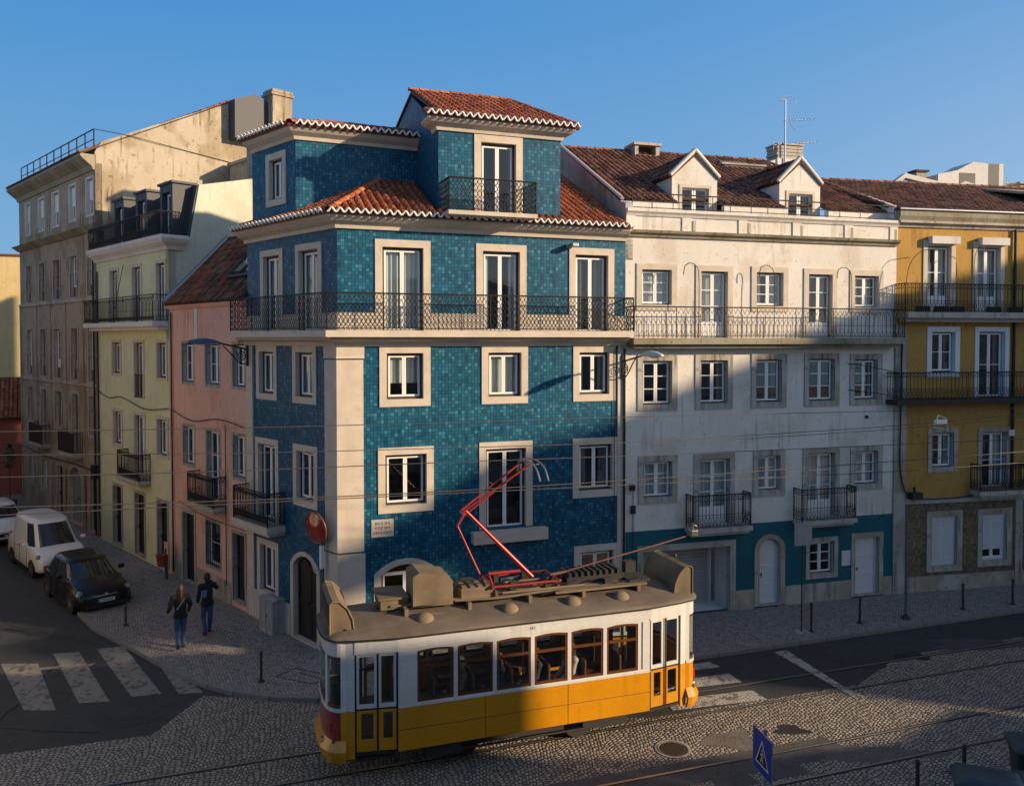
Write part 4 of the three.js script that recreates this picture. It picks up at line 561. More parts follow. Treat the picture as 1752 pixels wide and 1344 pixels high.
{
  const uR = 19.74, b = thing('grey_house', 'weathered grey four-storey house with shuttered windows and a bare beige end wall', 'house', side(uR), LEFT * D), L = (u) => uR - u, W = 12.6;
  const cols = [[31, 30.1], [28.55, 27.55], [26.1, 25.05], [23.4, 22.45], [20.9, 19.98]], O = [], add = (i, y0, y1, o = {}) => O.push({ x0: L(cols[i][0]), x1: L(cols[i][1]), y0, y1, s: .13, stone: MT.stoneOld, rim: null, rows: 2, ...o });
  for (let i = 0; i < 5; i++) { add(i, 14.66, 16.3, { s: .08, frame: MT.frame, curtain: 1, stone: MT.whitePaint, k: 'top' }); add(i, 11.0, 12.95, { panel: .5, frame: i < 3 ? MT.paleWood : MT.frame, curtain: i < 3 ? 2 : 1, k: 'sh' }); add(i, 7.07, 9.5, { panel: .8, frame: i % 2 ? MT.paleWood : MT.frame, curtain: 1, k: 'sh' }); add(i, i === 1 || i === 3 ? 3.6 : 4.6, 6.38, { frame: MT.paleWood, curtain: 1, door: i === 1 || i === 3 }); }
  add(0, 1.2, 2.78); add(1, 1.18, 2.68, { curtain: 2 });
  const D2 = [{ x0: L(25.95), x1: L(25.0), y0: .1, y1: 2.66, s: .12, door: true }, { x0: L(24.0), x1: L(22.1), y0: .1, y1: 2.86, arch: .7, s: .14, door: true }, { x0: L(20.95), x1: L(20.05), y0: .1, y1: 2.62, s: .12, door: true }];
  wall(b, FRONT, rect(-W, 0, 0, 16.9), [...O, ...D2].map(holeOf), MT.grey); for (const o of O) { const g = opening(b, FRONT, o), w = o.x1 - o.x0, h = o.y1 - o.y0; if (o.k === 'top') part(g, 'shutter', bx(.06, w - .06, h * .42, h - .06, -.13, -.1), MT.frame); if (o.k === 'sh') part(g, 'brown_apron', bx(.05, w - .05, .03, .5, -.127, -.11), MT.brownWood); }
  for (const [i, o] of D2.entries()) door(b, FRONT, { ...o, m: i === 1 ? mat([.20, .22, .21], { roughness: .5 }) : MT.darkDoor, rows: 2, leaves: i === 1 ? 2 : 1 });
  for (const u of [24.55, 21.75]) part(b, 'red_panel', bx(L(u), L(u) + .28, .6, 2.6, -.01, .04), mat([.28, .03, .025]));
  part(b, 'cornice', profile([[-.05, 16.6], [.08, 16.6], [.16, 16.8], [.45, 17.0], [.6, 17.15], [.6, 17.26], [-.05, 17.26]], [[-W, 0], [0, 0]]), MT.stoneMoss);
  part(b, 'mid_cornice', profile([[-.05, 13.85], [.08, 13.85], [.3, 14.0], [.42, 14.08], [.02, 14.25], [-.05, 14.25]], [[-W, 0], [0, 0]]), MT.stoneMoss);
  part(b, 'sill_band', uvBox(merge([bx(-W, 0, 10.78, 10.92, -.02, .08), bx(-W, 0, 6.82, 6.94, -.02, .08)])), MT.stoneOld);
  for (const u of [32.3, 29.3, 26.8, 24.3, 21.7, 19.95]) part(b, 'pilaster', bx(L(u) - .12, L(u) + .12, .0, 10.78, -.02, .04), MT.grey);
  for (const [a, c] of [[29.2, 26.9], [24.2, 21.8]]) balcony(b, FRONT, { x0: L(a), x1: L(c), y: 3.6, out: .5, thick: .12, h: .98, style: 'bars', space: .09, m: MT.stoneOld, r: .016, iron: MT.rust });
  const roof = group(b, 'roof'), T = new Tiles(60, CLAYOLD.concat(CLAY[1]), MT.clayOldBase), pf = eaveSlope(T, roof, [-W, .6], [0, .6], 17.28, .52, [[0, 0], [W, 0], [W, 7.2], [0, 7.2]], { mortar: false }); T.finish(roof);
  part(b, 'end_wall', prism([[0, 9], [0, 17.4], [.3, 17.9], [6.3, 20.85], [7.2, 20.85], [11, 18.5], [11, 9]], [], -.3, 0), MT.greySide, fr(0, 0, 0, 90 * D));
  part(b, 'roof_railing', merge([bar([-W + .2, 18.5, -.1], [-.4, 18.5, -.1], .035), bar([-W + .2, 18.05, -.1], [-.4, 18.05, -.1], .025), ...Array.from({ length: 11 }, (_, i) => bar([-W + .2 + i * 1.2, 17.4, -.1], [-W + .2 + i * 1.2, 18.5, -.1], .032))]), MT.iron);
  part(b, 'stair_head', merge([prism([[0, 19], [0, 20.9], [1.1, 21.35], [2.4, 20.7], [2.4, 19]], [], -2.4, 0).applyMatrix4(fr(.7, 0, -6.3, 90 * D))]), MT.slate);
  part(b, 'chimney', uvBox(merge([bx(.2, 1.15, 17, 21.4, -9.2, -8.1), bx(.12, 1.23, 21.4, 21.52, -9.28, -8.02), bx(.18, 1.17, 21.55, 21.7, -9.22, -8.08)])), MT.greySide);
  part(b, 'lean_to', uvBox(merge([bx(.3, 2.3, 14, 17.6, -7.6, -6.2), bx(.2, 2.4, 17.6, 17.75, -7.7, -6.1)])), MT.greySide);
  part(b, 'wall_cables', merge([bar([L(19.9), 0.1, .1], [L(19.9), 13.5, .1], .04, 6), pipe([[L(32), 3.1, .1], [L(27), 2.95, .15], [L(23), 3.05, .12], [L(19.8), 3.0, .1]], .03, 4, 24), bx(L(20.1), L(19.7), 2.7, 3.3, .05, .25), pipe([[-.4, 18.5, -.1], [.05, 18.35, -1.5], [.05, 18.1, -4], [.05, 17.8, -7]], .016, 4, 20)]), MT.iron);
  part(b, 'back_wall', bx(-W, 0, 0, 17, -11.3, -11), MT.greySide);
}
{ // far end of the side street
  const y = thing('far_yellow_house', 'plain yellow house at the far end of the side street', 'house', [-37, 0, -58], 18 * D);
  part(y, 'wall', uvBox(bx(-5, 6, 0, 14.9, -8, 0)), MT.farYellow); part(y, 'parapet', bx(-5.1, 6.1, 14.9, 15.05, -8.1, .1), MT.clayBase); part(y, 'downpipe', bar([-.2, 2, .08], [-.2, 9.5, .08], .12, 6), MT.frame);
  const r = thing('red_house', 'low dusky red house with tiled roof at the left edge', 'house', [-31, 0, -46], 30 * D);
  part(r, 'wall', uvBox(bx(-7, 4.2, 0, 4.4, -6, 0)), MT.red); const roof = group(r, 'roof'), T = new Tiles(150); eaveSlope(T, roof, [-7, .25], [4.25, .25], 4.45, .62, [[0, 0], [11.25, 0], [11.25, 3.6], [0, 3.6]], { mortar: false }); T.finish(roof); part(r, 'verge', polygon3([[4.26, 4.4, .25], [4.26, 6.75, -3.4], [4.26, 4.4, -6]], .1, [1, 0, 0]), MT.red);
}

// ================================================================ ground: street, setts, pavement, track, markings
const ROAD = -.11;
function sheet(pts, y, m, name, cellsz = .6, tint = null) {      // horizontal polygon cut on a fine grid, vertex tint for stains and patches
  const xs = pts.map((p) => p[0]), zs = pts.map((p) => p[1]);
  const g = new THREE.ShapeGeometry(shapeOf(pts.map(([x, z]) => [x, -z]))); g.rotateX(-Math.PI / 2); g.translate(0, y, 0);
  const p = g.attributes.position, u = new Float32Array(p.count * 2); for (let i = 0; i < p.count; i++) { u[2 * i] = p.getX(i); u[2 * i + 1] = p.getZ(i); } g.setAttribute('uv', new THREE.BufferAttribute(u, 2)); return g;
}
function turned(m, a) { const k = {}; for (const n of ['map', 'bumpMap']) if (m[n]) { k[n] = m[n].clone(); k[n].rotation = a; k[n].needsUpdate = true; } const c = m.clone(); Object.assign(c, k); return c; }
const asphalt = mat([.062, .060, .060], { map: asphaltMap, bumpMap: asphaltBump, bumpScale: .006, roughness: .82 });
const sett = turned(mat([.98, .96, .94], { map: setts.map, bumpMap: setts.bump, bumpScale: .026, roughness: .72 }), 18.7 * D);
const paving = mat([1, .98, .97], { map: calcada.map, bumpMap: calcada.bump, bumpScale: .010, roughness: .7 });
const patchMat = mat([.14, .125, .11], { map: asphaltMap, bumpMap: asphaltBump, bumpScale: .008 });
const paintMap = tex(512, 1.7, true, (x, y) => { const w = step(.5, .75, fbm(x, y, 14, 5)), f = fbm(x, y, 90, 2), v = .8 + .3 * (f - .5); return mixc([v, v * .98, v * .94], [.3, .29, .28], .6 * w).map((k) => lin(k * k)); });
const paint = mat([.36, .34, .315], { map: paintMap, bumpMap: asphaltBump, bumpScale: .006, roughness: .7 });
const paintSett = turned(mat([.62, .60, .57], { map: paintMap, bumpMap: setts.bump, bumpScale: .016, roughness: .7 }), 18.7 * D);
const TA = 18.7 * D, td = [Math.cos(TA), -Math.sin(TA)], tn = [Math.sin(TA), Math.cos(TA)], mn = (m, n) => [td[0] * m + tn[0] * n, td[1] * m + tn[1] * n];
const KERB = [[-34.4, -53.2], side(24, 1.8).filter((_, i) => i !== 1), [-13.05, -28.25], [-14.3, -26.85], [-13.05, -25.4], [-11.08, -23.75], [-9.2, -22.1], [-7.9, -21.15], [-7.1, -20.75], [-6.1, -20.45], [-4.85, -20.38], [-3.4, -20.5], [-1.5, -20.95], [1.5, -21.85], mn(14, -20.2), mn(32, -20.3), mn(60, -20.3)];
{
  const st = structure('street', sheet([[-400, 60], [400, 60], [400, -600], [-400, -600]], ROAD, asphalt), asphalt);
  const q = (pts, m, name, y = ROAD + .008) => part(st, name, sheet(pts.map(([x, z]) => [x * 1.012, z * 1.012]), y), m);
  q([[-14.21, -22.48], [-11.85, -19.62], [-11.07, -19.62], [-13.16, -22.48]], paint, 'crossing_stripe'); q([[-13.15, -23.20], [-10.71, -20.0], [-10.0, -20.1], [-12.47, -23.33]], paint, 'crossing_stripe');
  q([[-12.08, -23.55], [-9.58, -20.37], [-8.9, -20.54], [-11.4, -23.78]], paint, 'crossing_stripe'); q([[-9.9, -22.6], [-8.47, -20.54], [-7.87, -20.61], [-9.2, -22.4]], paint, 'crossing_stripe');
  q([[-13.4, -21.9], [-11.6, -22.3], [-11.57, -22.5], [-13.4, -22.1]], paint, 'road_line', ROAD + .012);
  q([[5.03, -22.45], [5.50, -22.60], [5.74, -22.25], [4.89, -22.0]], paintSett, 'crossing_stripe'); q([[4.2, -21.3], [5.84, -21.82], [6.04, -21.25], [4.2, -20.8]], paintSett, 'crossing_stripe'); q([[3.8, -20.15], [6.16, -20.75], [6.38, -20.2], [3.9, -19.6]], paintSett, 'crossing_stripe', ROAD + .014);
  q([[7.54, -23.30], [7.95, -23.44], [8.63, -20.85], [8.9, -20.3], [8.62, -20.22]], paintSett, 'stop_line', ROAD + .014);
  for (const [x, z, rx, rz, k] of [[-13.2, -18.4, 1.2, .5, .12], [-9.4, -19.3, .9, .35, .05], [-15.5, -24.8, 1.3, .6, .11], [-17, -27.5, 1.5, .5, .06], [-11.5, -24.9, .6, .3, .13], [9.8, -22.9, 1.1, .4, .055], [14, -24.2, 1.6, .45, .10], [11.5, -23.3, .5, .3, .03]]) part(st, 'asphalt_patch', sheet(Array.from({ length: 16 }, (_, i) => { const a = i / 16 * 2 * Math.PI, w = 1 + .25 * Math.sin(a * 3 + x) + .15 * Math.sin(a * 5 + z); return [x + Math.cos(a) * rx * w, z + Math.sin(a) * rz * w]; }), ROAD + .0045), mat([k, k * .96, k * .92], { map: asphaltMap, bumpMap: asphaltBump, bumpScale: .008, roughness: .8 }));
  part(st, 'tar_seam', merge([[-14.5, -19.2, -9.6, -18.7], [-12.8, -22.9, -12.2, -19.2], [-16, -25.8, -12.4, -24.2], [7.5, -21.9, 20, -26.2]].map(([x0, z0, x1, z1]) => poly(Array.from({ length: 9 }, (_, i) => [x0 + (x1 - x0) * i / 8 + rr(-.05, .05), ROAD + .003, z0 + (z1 - z0) * i / 8 + rr(-.05, .05)]), .012, 4))), MT.iron);
  const ss = structure('cobbled_roadway', sheet([[-40, -10], [-20, -15], [-12, -17.5], [-8.3, -18.6], [-7.9, -20.7], [-4.8, -20.3], [-1.5, -20.9], mn(5, -18.45), mn(9.5, -17.35), mn(15.5, -17.3), mn(18, -18.5), mn(60, -18.5), mn(60, -4), mn(-30, -2)], ROAD + .004), sett);
  const blob = (x, z, rx, rz, n = 18) => Array.from({ length: n }, (_, i) => { const a = i / n * 2 * Math.PI, k = 1 + .22 * Math.sin(a * 3 + x) + .14 * Math.sin(a * 5 + z); return [x + Math.cos(a) * rx * k, z + Math.sin(a) * rz * k]; });
  part(ss, 'mortar_patch', sheet(blob(5.0, -18.35, .62, .42), ROAD + .008), mat([.24, .20, .165], { map: asphaltMap, bumpMap: asphaltBump, bumpScale: .008 }));
  part(ss, 'tar_patch', sheet(blob(6.5, -18.85, .38, .24), ROAD + .008), mat([.03, .027, .026], { map: asphaltMap }));
  part(ss, 'mortar_patch', sheet(blob(8.0, -17.75, 1.3, .34), ROAD + .008), mat([.20, .17, .145], { map: asphaltMap, bumpMap: asphaltBump, bumpScale: .008 }));
  part(ss, 'tar_patch', sheet([mn(1.2, -15.6), mn(4.5, -15.7), mn(4.6, -15.2), mn(1.3, -15.05)], ROAD + .008), mat([.06, .057, .055], { map: asphaltMap }));
  part(ss, 'asphalt_strip', sheet([mn(1.5, -16.35), mn(13, -16.1), mn(13.2, -15.25), mn(2.0, -15.4)].map(([x, z]) => [x, z + .9]), ROAD + .007), patchMat);
  part(ss, 'asphalt_strip', sheet([mn(-8, -17.6), mn(-3.4, -17.7), mn(-3.1, -16.9), mn(-8, -16.6)], ROAD + .007), patchMat);
  part(ss, 'pale_crossing', sheet([mn(2.2, -13.55), mn(4.9, -13.5), mn(4.6, -12.6), mn(2.0, -12.7)], ROAD + .009), paintSett); part(ss, 'pale_crossing', sheet([mn(6.6, -13.35), mn(8.6, -13.3), mn(8.4, -12.5), mn(6.4, -12.6)], ROAD + .009), paintSett);
  for (const m0 of [9.15, 10.4]) part(ss, 'joint_slab', sheet([mn(m0, -15.25), mn(m0 + .9, -15.25), mn(m0 + 1.0, -14.05), mn(m0 + .1, -14.05)], ROAD + .0085), patchMat);
  const pv = structure('pavement', merge([sheet([...KERB, [80, -90], [-60, -110]], 0)]), paving);
  // kerb stones one by one
  for (let i = 1; i < KERB.length - 1; i++) {
    const a = KERB[i], c = KERB[i + 1], l = Math.hypot(c[0] - a[0], c[1] - a[1]), n = Math.max(1, Math.round(l / .95)); if (i > KERB.length - 3) break;
    for (let k = 0; k < n; k++) { const t0 = k / n, w = l / n - .012, ang = -Math.atan2(c[1] - a[1], c[0] - a[0]); part(pv, 'kerb_stone', rbx(0, w, ROAD - .05, .006 + rr(0, .008), -.09, .09, .018, 1), MT.kerb, fr(a[0] + (c[0] - a[0]) * t0, 0, a[1] + (c[1] - a[1]) * t0, ang + rr(-.008, .008))); }
  }
  part(pv, 'access_cover', merge([[-6.3, -21.6, -5.2, -21.15], [-5.2, -21.15, -4.85, -21.7], [-4.85, -21.7, -5.95, -22.15], [-5.95, -22.15, -6.3, -21.6], [-5.75, -21.87, -5.0, -21.45]].map(([x, z, x2, z2]) => bar([x, .004, z], [x2, .004, z2], .012, 4))), MT.iron);
  part(pv, 'pale_patch', sheet(blob(-7.9, -23.55, .75, .12), .005), mat([.34, .29, .25], { map: asphaltMap })); part(pv, 'pale_patch', sheet(blob(-10.3, -26.9, .8, .25), .005), mat([.38, .32, .26], { map: asphaltMap }));
  const tr = structure('tram_track', merge([bx(-40, 60, ROAD - .02, ROAD + .004, -.001, .001)].map((g) => g.applyMatrix4(fr(tn[0] * -17.72, 0, tn[1] * -17.72, TA)))), MT.iron);
  for (const n of [-18.27, -17.17, -15.0, -13.9]) { part(tr, 'rail', bx(-40, 60, ROAD - .03, ROAD + .016, -.028, .028), MT.rail, fr(tn[0] * n, 0, tn[1] * n, TA)); part(tr, 'rail_groove', bx(-40, 60, ROAD - .03, ROAD + .009, .028, .075), MT.iron, fr(tn[0] * n, 0, tn[1] * n, TA)); }
  const mh = thing('manhole_cover', 'round iron manhole cover set in the cobbles beside the tram', 'manhole cover', [3.58, ROAD, -17.95]);
  part(mh, 'rim', new THREE.RingGeometry(.31, .40, 40).rotateX(-Math.PI / 2).translate(0, .016, 0), MT.stoneOld); part(mh, 'collar', new THREE.CylinderGeometry(.335, .335, .03, 40, 1, true).translate(0, .01, 0), MT.iron);
  const lid = [cyl(.30, .30, .02, 0, .008, 0, 40)]; for (let i = -4; i <= 4; i++) for (let j = -4; j <= 4; j++) if (Math.hypot(i, j) < 4.3) lid.push(bx(i * .062 - .02, i * .062 + .02, .018, .024, j * .062 - .02, j * .062 + .02)); part(mh, 'lid', merge(lid), mat([.075, .055, .038], { roughness: .6, metalness: .4 }));
}
// ---------------------------------------------------------------- houses across the street, out of the picture: they shade it
{
  const P = (q, a) => [SUN_AZ.x * q - SUN_AZ.z * a, 0, SUN_AZ.z * q + SUN_AZ.x * a], tE = Math.tan(SUN_EL);
  // each: a0 a1 across the sun, q along it, heights b at a list of a (roof outline as the sun sees it)
  const block = (name, label, q, depth, out, m, jetty = 0) => { const o = P(q, out[0][0]), b = thing(name, label, 'house', o, 0);
    const pts = out.map(([a, bb]) => [-(a - out[0][0]), bb + q * tE]); // x runs towards decreasing a
    const dirx = [SUN_AZ.z, -SUN_AZ.x], F = new THREE.Matrix4().makeBasis(V(dirx[0], 0, dirx[1]), UPV, V(-SUN_AZ.x, 0, -SUN_AZ.z));
    if (jetty) { const k = pts.findIndex((p) => p[0] > jetty), yj = pts[k - 1][1] + (pts[k][1] - pts[k - 1][1]) * (jetty - pts[k - 1][0]) / (pts[k][0] - pts[k - 1][0]); part(b, 'overhanging_bay', prism([[0, 5.05 + q * tE], [jetty - .002, 5.05 + q * tE], [jetty - .002, yj], ...pts.slice(0, k).reverse()], [], -.7, 0), m, F); part(b, 'wall', prism([[jetty, ROAD], [jetty, yj], ...pts.slice(k), [pts[pts.length - 1][0], ROAD]], [], -depth, 0), m, F); }
    else part(b, 'wall', prism([[0, ROAD], ...pts, [pts[pts.length - 1][0], ROAD]], [], -depth, 0), m, F);
    const w = pts[pts.length - 1][0], h = Math.min(...pts.map((p) => p[1])); for (let y = 1.2; y + 1.6 < h; y += 3.1) for (let x = jetty + .8; x + 1.1 < w; x += 2.2) { const g = group(b, 'window', F.clone().multiply(fr(x, y, 0))); part(g, 'frame', prism(rect(0, 1.05, 0, 1.6), [rect(.1, .95, .1, 1.5)], .001, .06), MT.frame); part(g, 'pane', bx(.1, .95, .1, 1.5, .005, .02), MT.slate); }
    return b; };
  block('neighbour_house', 'plastered house with an overhanging upper floor across the street right of the view', 30, 9, [[-18.3, 6.3], [-20.7, 6.46], [-21.6, 6.74], [-22.3, 7.22], [-22.9, 7.65], [-25.7, 7.72]], MT.cream, 4.05);
  block('neighbour_house', 'pink plastered house across the street, second right of the view', 30.2, 9, [[-25.5, 7.72], [-26.9, 8.15], [-28.9, 8.38]], MT.pink);
  block('neighbour_house', 'tall yellow plastered house across the street, third right of the view', 30.4, 10, [[-28.6, 8.38], [-28.9, 8.7], [-30.4, 9.02], [-31.1, 9.2], [-34, 9.2], [-42, 9.6], [-55, 9.8]], MT.yellow);
  block('corner_shop', 'white house on the near side of the street right of the view', 15, 6, [[6, 8.8], [-6, 8.6], [-10, 7.6], [-15.1, 4.9], [-16.4, 4.2], [-16.96, 3.2]], MT.white);
  block('garden_wall', 'low sloping garden wall on the near side of the street right of the view', 14.2, .5, [[-17.0, 1.2], [-18.4, -.14], [-20.0, -1.0], [-22.2, -1.5]], MT.stoneOld);
  // the rows behind the viewpoint and along the other side of the side street
  const row = (label, p, turn, w, h, m) => { const b = thing('neighbour_house', label, 'house', p, turn), U = []; for (let y = 1.0; y + 2 < h; y += 3.2) for (let x = .9; x + 1.2 < w; x += 2.3) U.push({ x0: x, x1: x + 1.0, y0: y, y1: y + 1.6, s: .14, rim: null, room: false }); part(b, 'wall', uvBox(merge([bx(0, w, 0, h, -8, -.31), bx(0, w, h, h + .3, -8, .25)])), m); wall(b, FRONT, rect(0, w, 0, h), U.map(holeOf), m); for (const o of U) opening(b, FRONT, o); };
  row('cream house behind the viewpoint, left of the white one', [0, ROAD, 3.2], Math.PI, 16, 11.2, MT.cream); row('white house behind the viewpoint, right of the cream one', [15, ROAD, 3.4], Math.PI, 14.6, 10.5, MT.white); row('pink house behind the viewpoint, at its left end', [-16.2, ROAD, 3.0], Math.PI, 18, 11.8, MT.pink);
  const q1 = side(7.5, 9.6), q2 = side(19.8, 9.8); row('tall cream house on the other side of the side street, left of the view', [q1[0], ROAD, q1[2]], LEFT * D + Math.PI, 12, 13.5, MT.cream); row('cream house farther up the other side of the side street', [q2[0], ROAD, q2[2]], LEFT * D + Math.PI, 14, 14, MT.cream);
}

// ================================================================ the tram
{
  const P = mn(6.0, -17.62), t = thing('tram', 'small yellow and white tram with a dark grey roof and raised red pantograph', 'tram', [P[0], 0, P[1]], TA);
  const Y = mat([.68, .285, .003], { map: mapClean, roughness: .32, phys: true, clearcoat: .5, clearcoatRoughness: .15 }), Wt = mat([.72, .70, .66], { map: mapClean, roughness: .4, phys: true, clearcoat: .3, clearcoatRoughness: .25 }), Rd = mat([.28, .025, .02], { roughness: .3, phys: true, clearcoat: .6, clearcoatRoughness: .1 }), Wd = mat([.16, .052, .014], { map: woodMap, roughness: .4 }), Rf = mat([.21, .165, .125], { map: grimeMap, bumpMap: plasterBump, bumpScale: .006, roughness: .7 }), Bk = mat([.016, .015, .015], { roughness: .6 }), Bx = mat([.26, .195, .125], { map: grimeMap, roughness: .8 }), Pan = mat([.34, .035, .028], { roughness: .35, metalness: .2 }), Under = mat([.03, .026, .024]);
  // near half of the plan outline; the other half and the other end are mirrored
  const A = [2.89, 1.15], Bp = [3.76, 1.02], Cp = [3.93, .965], end = []; for (let i = 0; i <= 10; i++) { const a = i / 10 * Math.PI / 2; end.push([3.93 + .40 * Math.pow(Math.sin(a), .75), .965 * Math.pow(Math.cos(a), .62)]); }
  const mir = (pts, sx, sz) => { const q = pts.map(([x, z]) => [x * sx, z * sz]); return sx * sz < 0 ? q.reverse() : q; };
  // strip of wall along a plan polyline (outside on the right), y0..y1, thickness inwards, offset o0 at the bottom and o1 at the top
  const strip = (pts, y0, y1, th = .05, o0 = 0, o1 = 0) => profile([[o0 - th, y0], [o0, y0], [o1, y1], [o1 - th, y1]], pts);
  const endR = [...end, ...end.slice(0, -1).reverse().map(([x, z]) => [x, -z])];   // from near side round to far side at +x
  for (const sx of [1, -1]) {
    // walk so that the outside lies on the right: at +x end walk from near (z+) to far; at -x end from far to near
    const E = sx > 0 ? endR : endR.map(([x, z]) => [-x, z]).reverse();
    const e = group(t, sx > 0 ? 'rear_end' : 'front_end');
    part(e, 'apron', strip(E, .82, 1.44, .05), sx > 0 ? Y : Rd); part(e, 'bumper', merge([strip(E, .5, .66, .06, .10, .13), strip(E, .655, .84, .06, .13, .012), strip(E, .40, .505, .06, .06, .10)]), Y); part(e, 'belt_rail', strip(E, 1.43, 1.5, .06, .018, .018), Wt);
    part(e, 'head_rail', strip(E, 2.56, 2.9, .05), Wt);
    const seg = (i0, i1) => E.slice(i0, i1 + 1), n = E.length - 1;   // 20 pieces round the end
    for (const [i0, i1] of [[1, 6], [7, 13], [14, 19]]) { part(e, 'windscreen_frame', merge([strip(seg(i0, i1), 1.5, 1.56, .04, -.005, -.005), strip(seg(i0, i1), 2.5, 2.57, .04, -.005, -.005)]), Wd); part(e, 'windscreen', strip(seg(i0, i1), 1.55, 2.51, .008, -.02, -.02), MT.glass); }
    for (const [i0, i1] of [[0, 1], [6, 7], [13, 14], [19, 20]]) part(e, 'pillar', strip(seg(i0, i1), 1.49, 2.57, .06, .002, .002), Wt);
    part(e, 'headlamp', cyl(.07, .075, .06, sx * 4.36, .74, .55, 16, 0, Math.PI / 2), MT.steel); part(e, 'headlamp', cyl(.07, .075, .06, sx * 4.36, .74, -.55, 16, 0, Math.PI / 2), MT.steel);
    part(e, 'tail_lamp', bx(sx * 4.22 - .03, sx * 4.22 + .03, 1.0, 1.22, .80, .84), mat([.5, .03, .02], { roughness: .25 })); part(e, 'tail_lamp', bx(sx * 4.22 - .03, sx * 4.22 + .03, 1.0, 1.22, -.84, -.80), mat([.5, .03, .02], { roughness: .25 }));
    for (const [i0, i1] of [[0, 1], [19, 20]]) part(e, 'cab_panel', strip(seg(i0, i1), .82, 1.44, .05, .004, .004), Y);
  }
  for (const sz of [1, -1]) {
    const S = group(t, sz > 0 ? 'near_side' : 'far_side', fr(0, 0, 0, sz > 0 ? 0 : Math.PI)), z = 1.15, xs = []; for (let i = 0; i < 6; i++) xs.push([-2.49 + i * .861, -2.49 + i * .861 + .775]);
    const arch = (a, c, y0, y1) => archPts(a, c, y0, y1 - .035, .035, 8);
    part(S, 'window_wall', prism(rect(-2.89, 2.89, 1.45, 2.64), xs.map(([a, c]) => arch(a, c, 1.5, 2.6)), z - .05, z), Wt); part(S, 'letterboard', bx(-2.9, 2.9, 2.641, 2.9, z - .05, z + .012), Wt);
    for (const [a, c] of [[-2.89, -1.02], [-1.012, .872], [.88, 2.89]]) part(S, 'side_panel', rbx(a, c, .53, 1.445, z - .05, z + .004, .008, 1), Y);
    part(S, 'waist_moulding', bx(-2.89, 2.89, 1.43, 1.475, z, z + .022), Wt); part(S, 'panel_seam', bx(-2.89, 2.89, .965, .975, z + .002, z + .0055), Bk);
    for (const [a, c] of xs) { const fm = prism(arch(a + .002, c - .002, 1.502, 2.598), [rect(a + .05, c - .05, 1.56, 2.19), archPts(a + .05, c - .05, 2.25, 2.515, .03, 8)], z - .045, z - .012); part(S, 'sash', fm, Wd); part(S, 'pane', bx(a + .045, c - .045, 1.555, 2.195, z - .031, z - .027), MT.glass); part(S, 'pane', bx(a + .045, c - .045, 2.245, 2.53, z - .037, z - .033), MT.glass); }
    for (const sx of [1, -1]) {   // platform doors on the tapered panels
      const a = sx > 0 ? A : [-Bp[0], Bp[1]], c = sx > 0 ? Bp : [-A[0], A[1]], ang = -Math.atan2(c[1] - a[1], c[0] - a[0]), w = Math.hypot(c[0] - a[0], c[1] - a[1]), F = fr(a[0], 0, a[1], ang);
      part(S, 'door_head', bx(0, w, 2.60, 2.9, -.05, .012), Wt, F); part(S, 'door_frame', merge([bx(0, .035, .5, 2.6, -.08, -.005), bx(w - .035, w, .5, 2.6, -.08, -.005), bx(w * .53 - .02, w * .53 + .02, .5, 2.6, -.08, -.012), bx(0, w, 1.43, 1.47, -.08, -.02), bx(0, w, .5, .56, -.3, -.01)]), Bk, F);
      for (const [x0, x1] of sx < 0 ? [[.04, w * .53 - .02], [w * .53 + .02, w - .04]] : [[.04, w * .47 - .02], [w * .47 + .02, w - .04]]) {
        part(S, 'door_upper', prism(rect(x0, x1, 1.47, 2.59), [rect(x0 + .05, x1 - .05, 1.55, 2.53)], -.06, -.02), Wt, F); part(S, 'door_pane', bx(x0 + .045, x1 - .045, 1.545, 2.535, -.042, -.038), MT.glass, F);
        part(S, 'door_lower', prism(rect(x0, x1, .58, 1.43), [rect(x0 + .09, x1 - .07, .82, 1.37)], -.06, -.02), Y, F); part(S, 'door_pane', bx(x0 + .085, x1 - .065, .815, 1.375, -.042, -.038), MT.glass, F); }
      const cpt = sx > 0 ? [[Bp[0], Bp[1]], [Cp[0], Cp[1]]] : [[-Cp[0], Cp[1]], [-Bp[0], Bp[1]]]; part(S, 'corner_post', merge([strip(cpt, 1.44, 2.9, .05)]), Wt); part(S, 'corner_panel', strip(cpt, .45, 1.44, .05), Y);
      const x = sx > 0 ? 2.50 : -2.88; part(S, 'panel_post', bx(x + (sx > 0 ? .2 : 0), x + (sx > 0 ? .38 : .18), 1.52, 2.6, z + .001, z + .02), Wt);
    }
    if (sz > 0) { const c = document.createElement('canvas'); c.width = 128; c.height = 64; const x = c.getContext('2d'); x.fillStyle = '#d6d2ca'; x.fillRect(0, 0, 128, 64); x.fillStyle = '#101010'; x.font = 'italic bold 50px sans-serif'; x.textAlign = 'center'; x.fillText('581', 64, 50); const tx = new THREE.CanvasTexture(c); tx.colorSpace = THREE.SRGBColorSpace; part(S, 'fleet_number', new THREE.PlaneGeometry(.2, .1).translate(.03, 2.76, z + .0145), mat([.85, .85, .85], { map: tx, roughness: .5 })); }
    part(S, 'step', bx(-3.75, -2.95, .42, .47, .75, 1.1), Bk); part(S, 'lifeguard', merge([bar([-2.6, .3, 1.0], [2.6, .3, 1.0], .025, 6), bx(-2.3, -1.5, .25, .5, .6, 1.05), bx(1.3, 2.4, .28, .5, .6, 1.0)]), Under);
  }
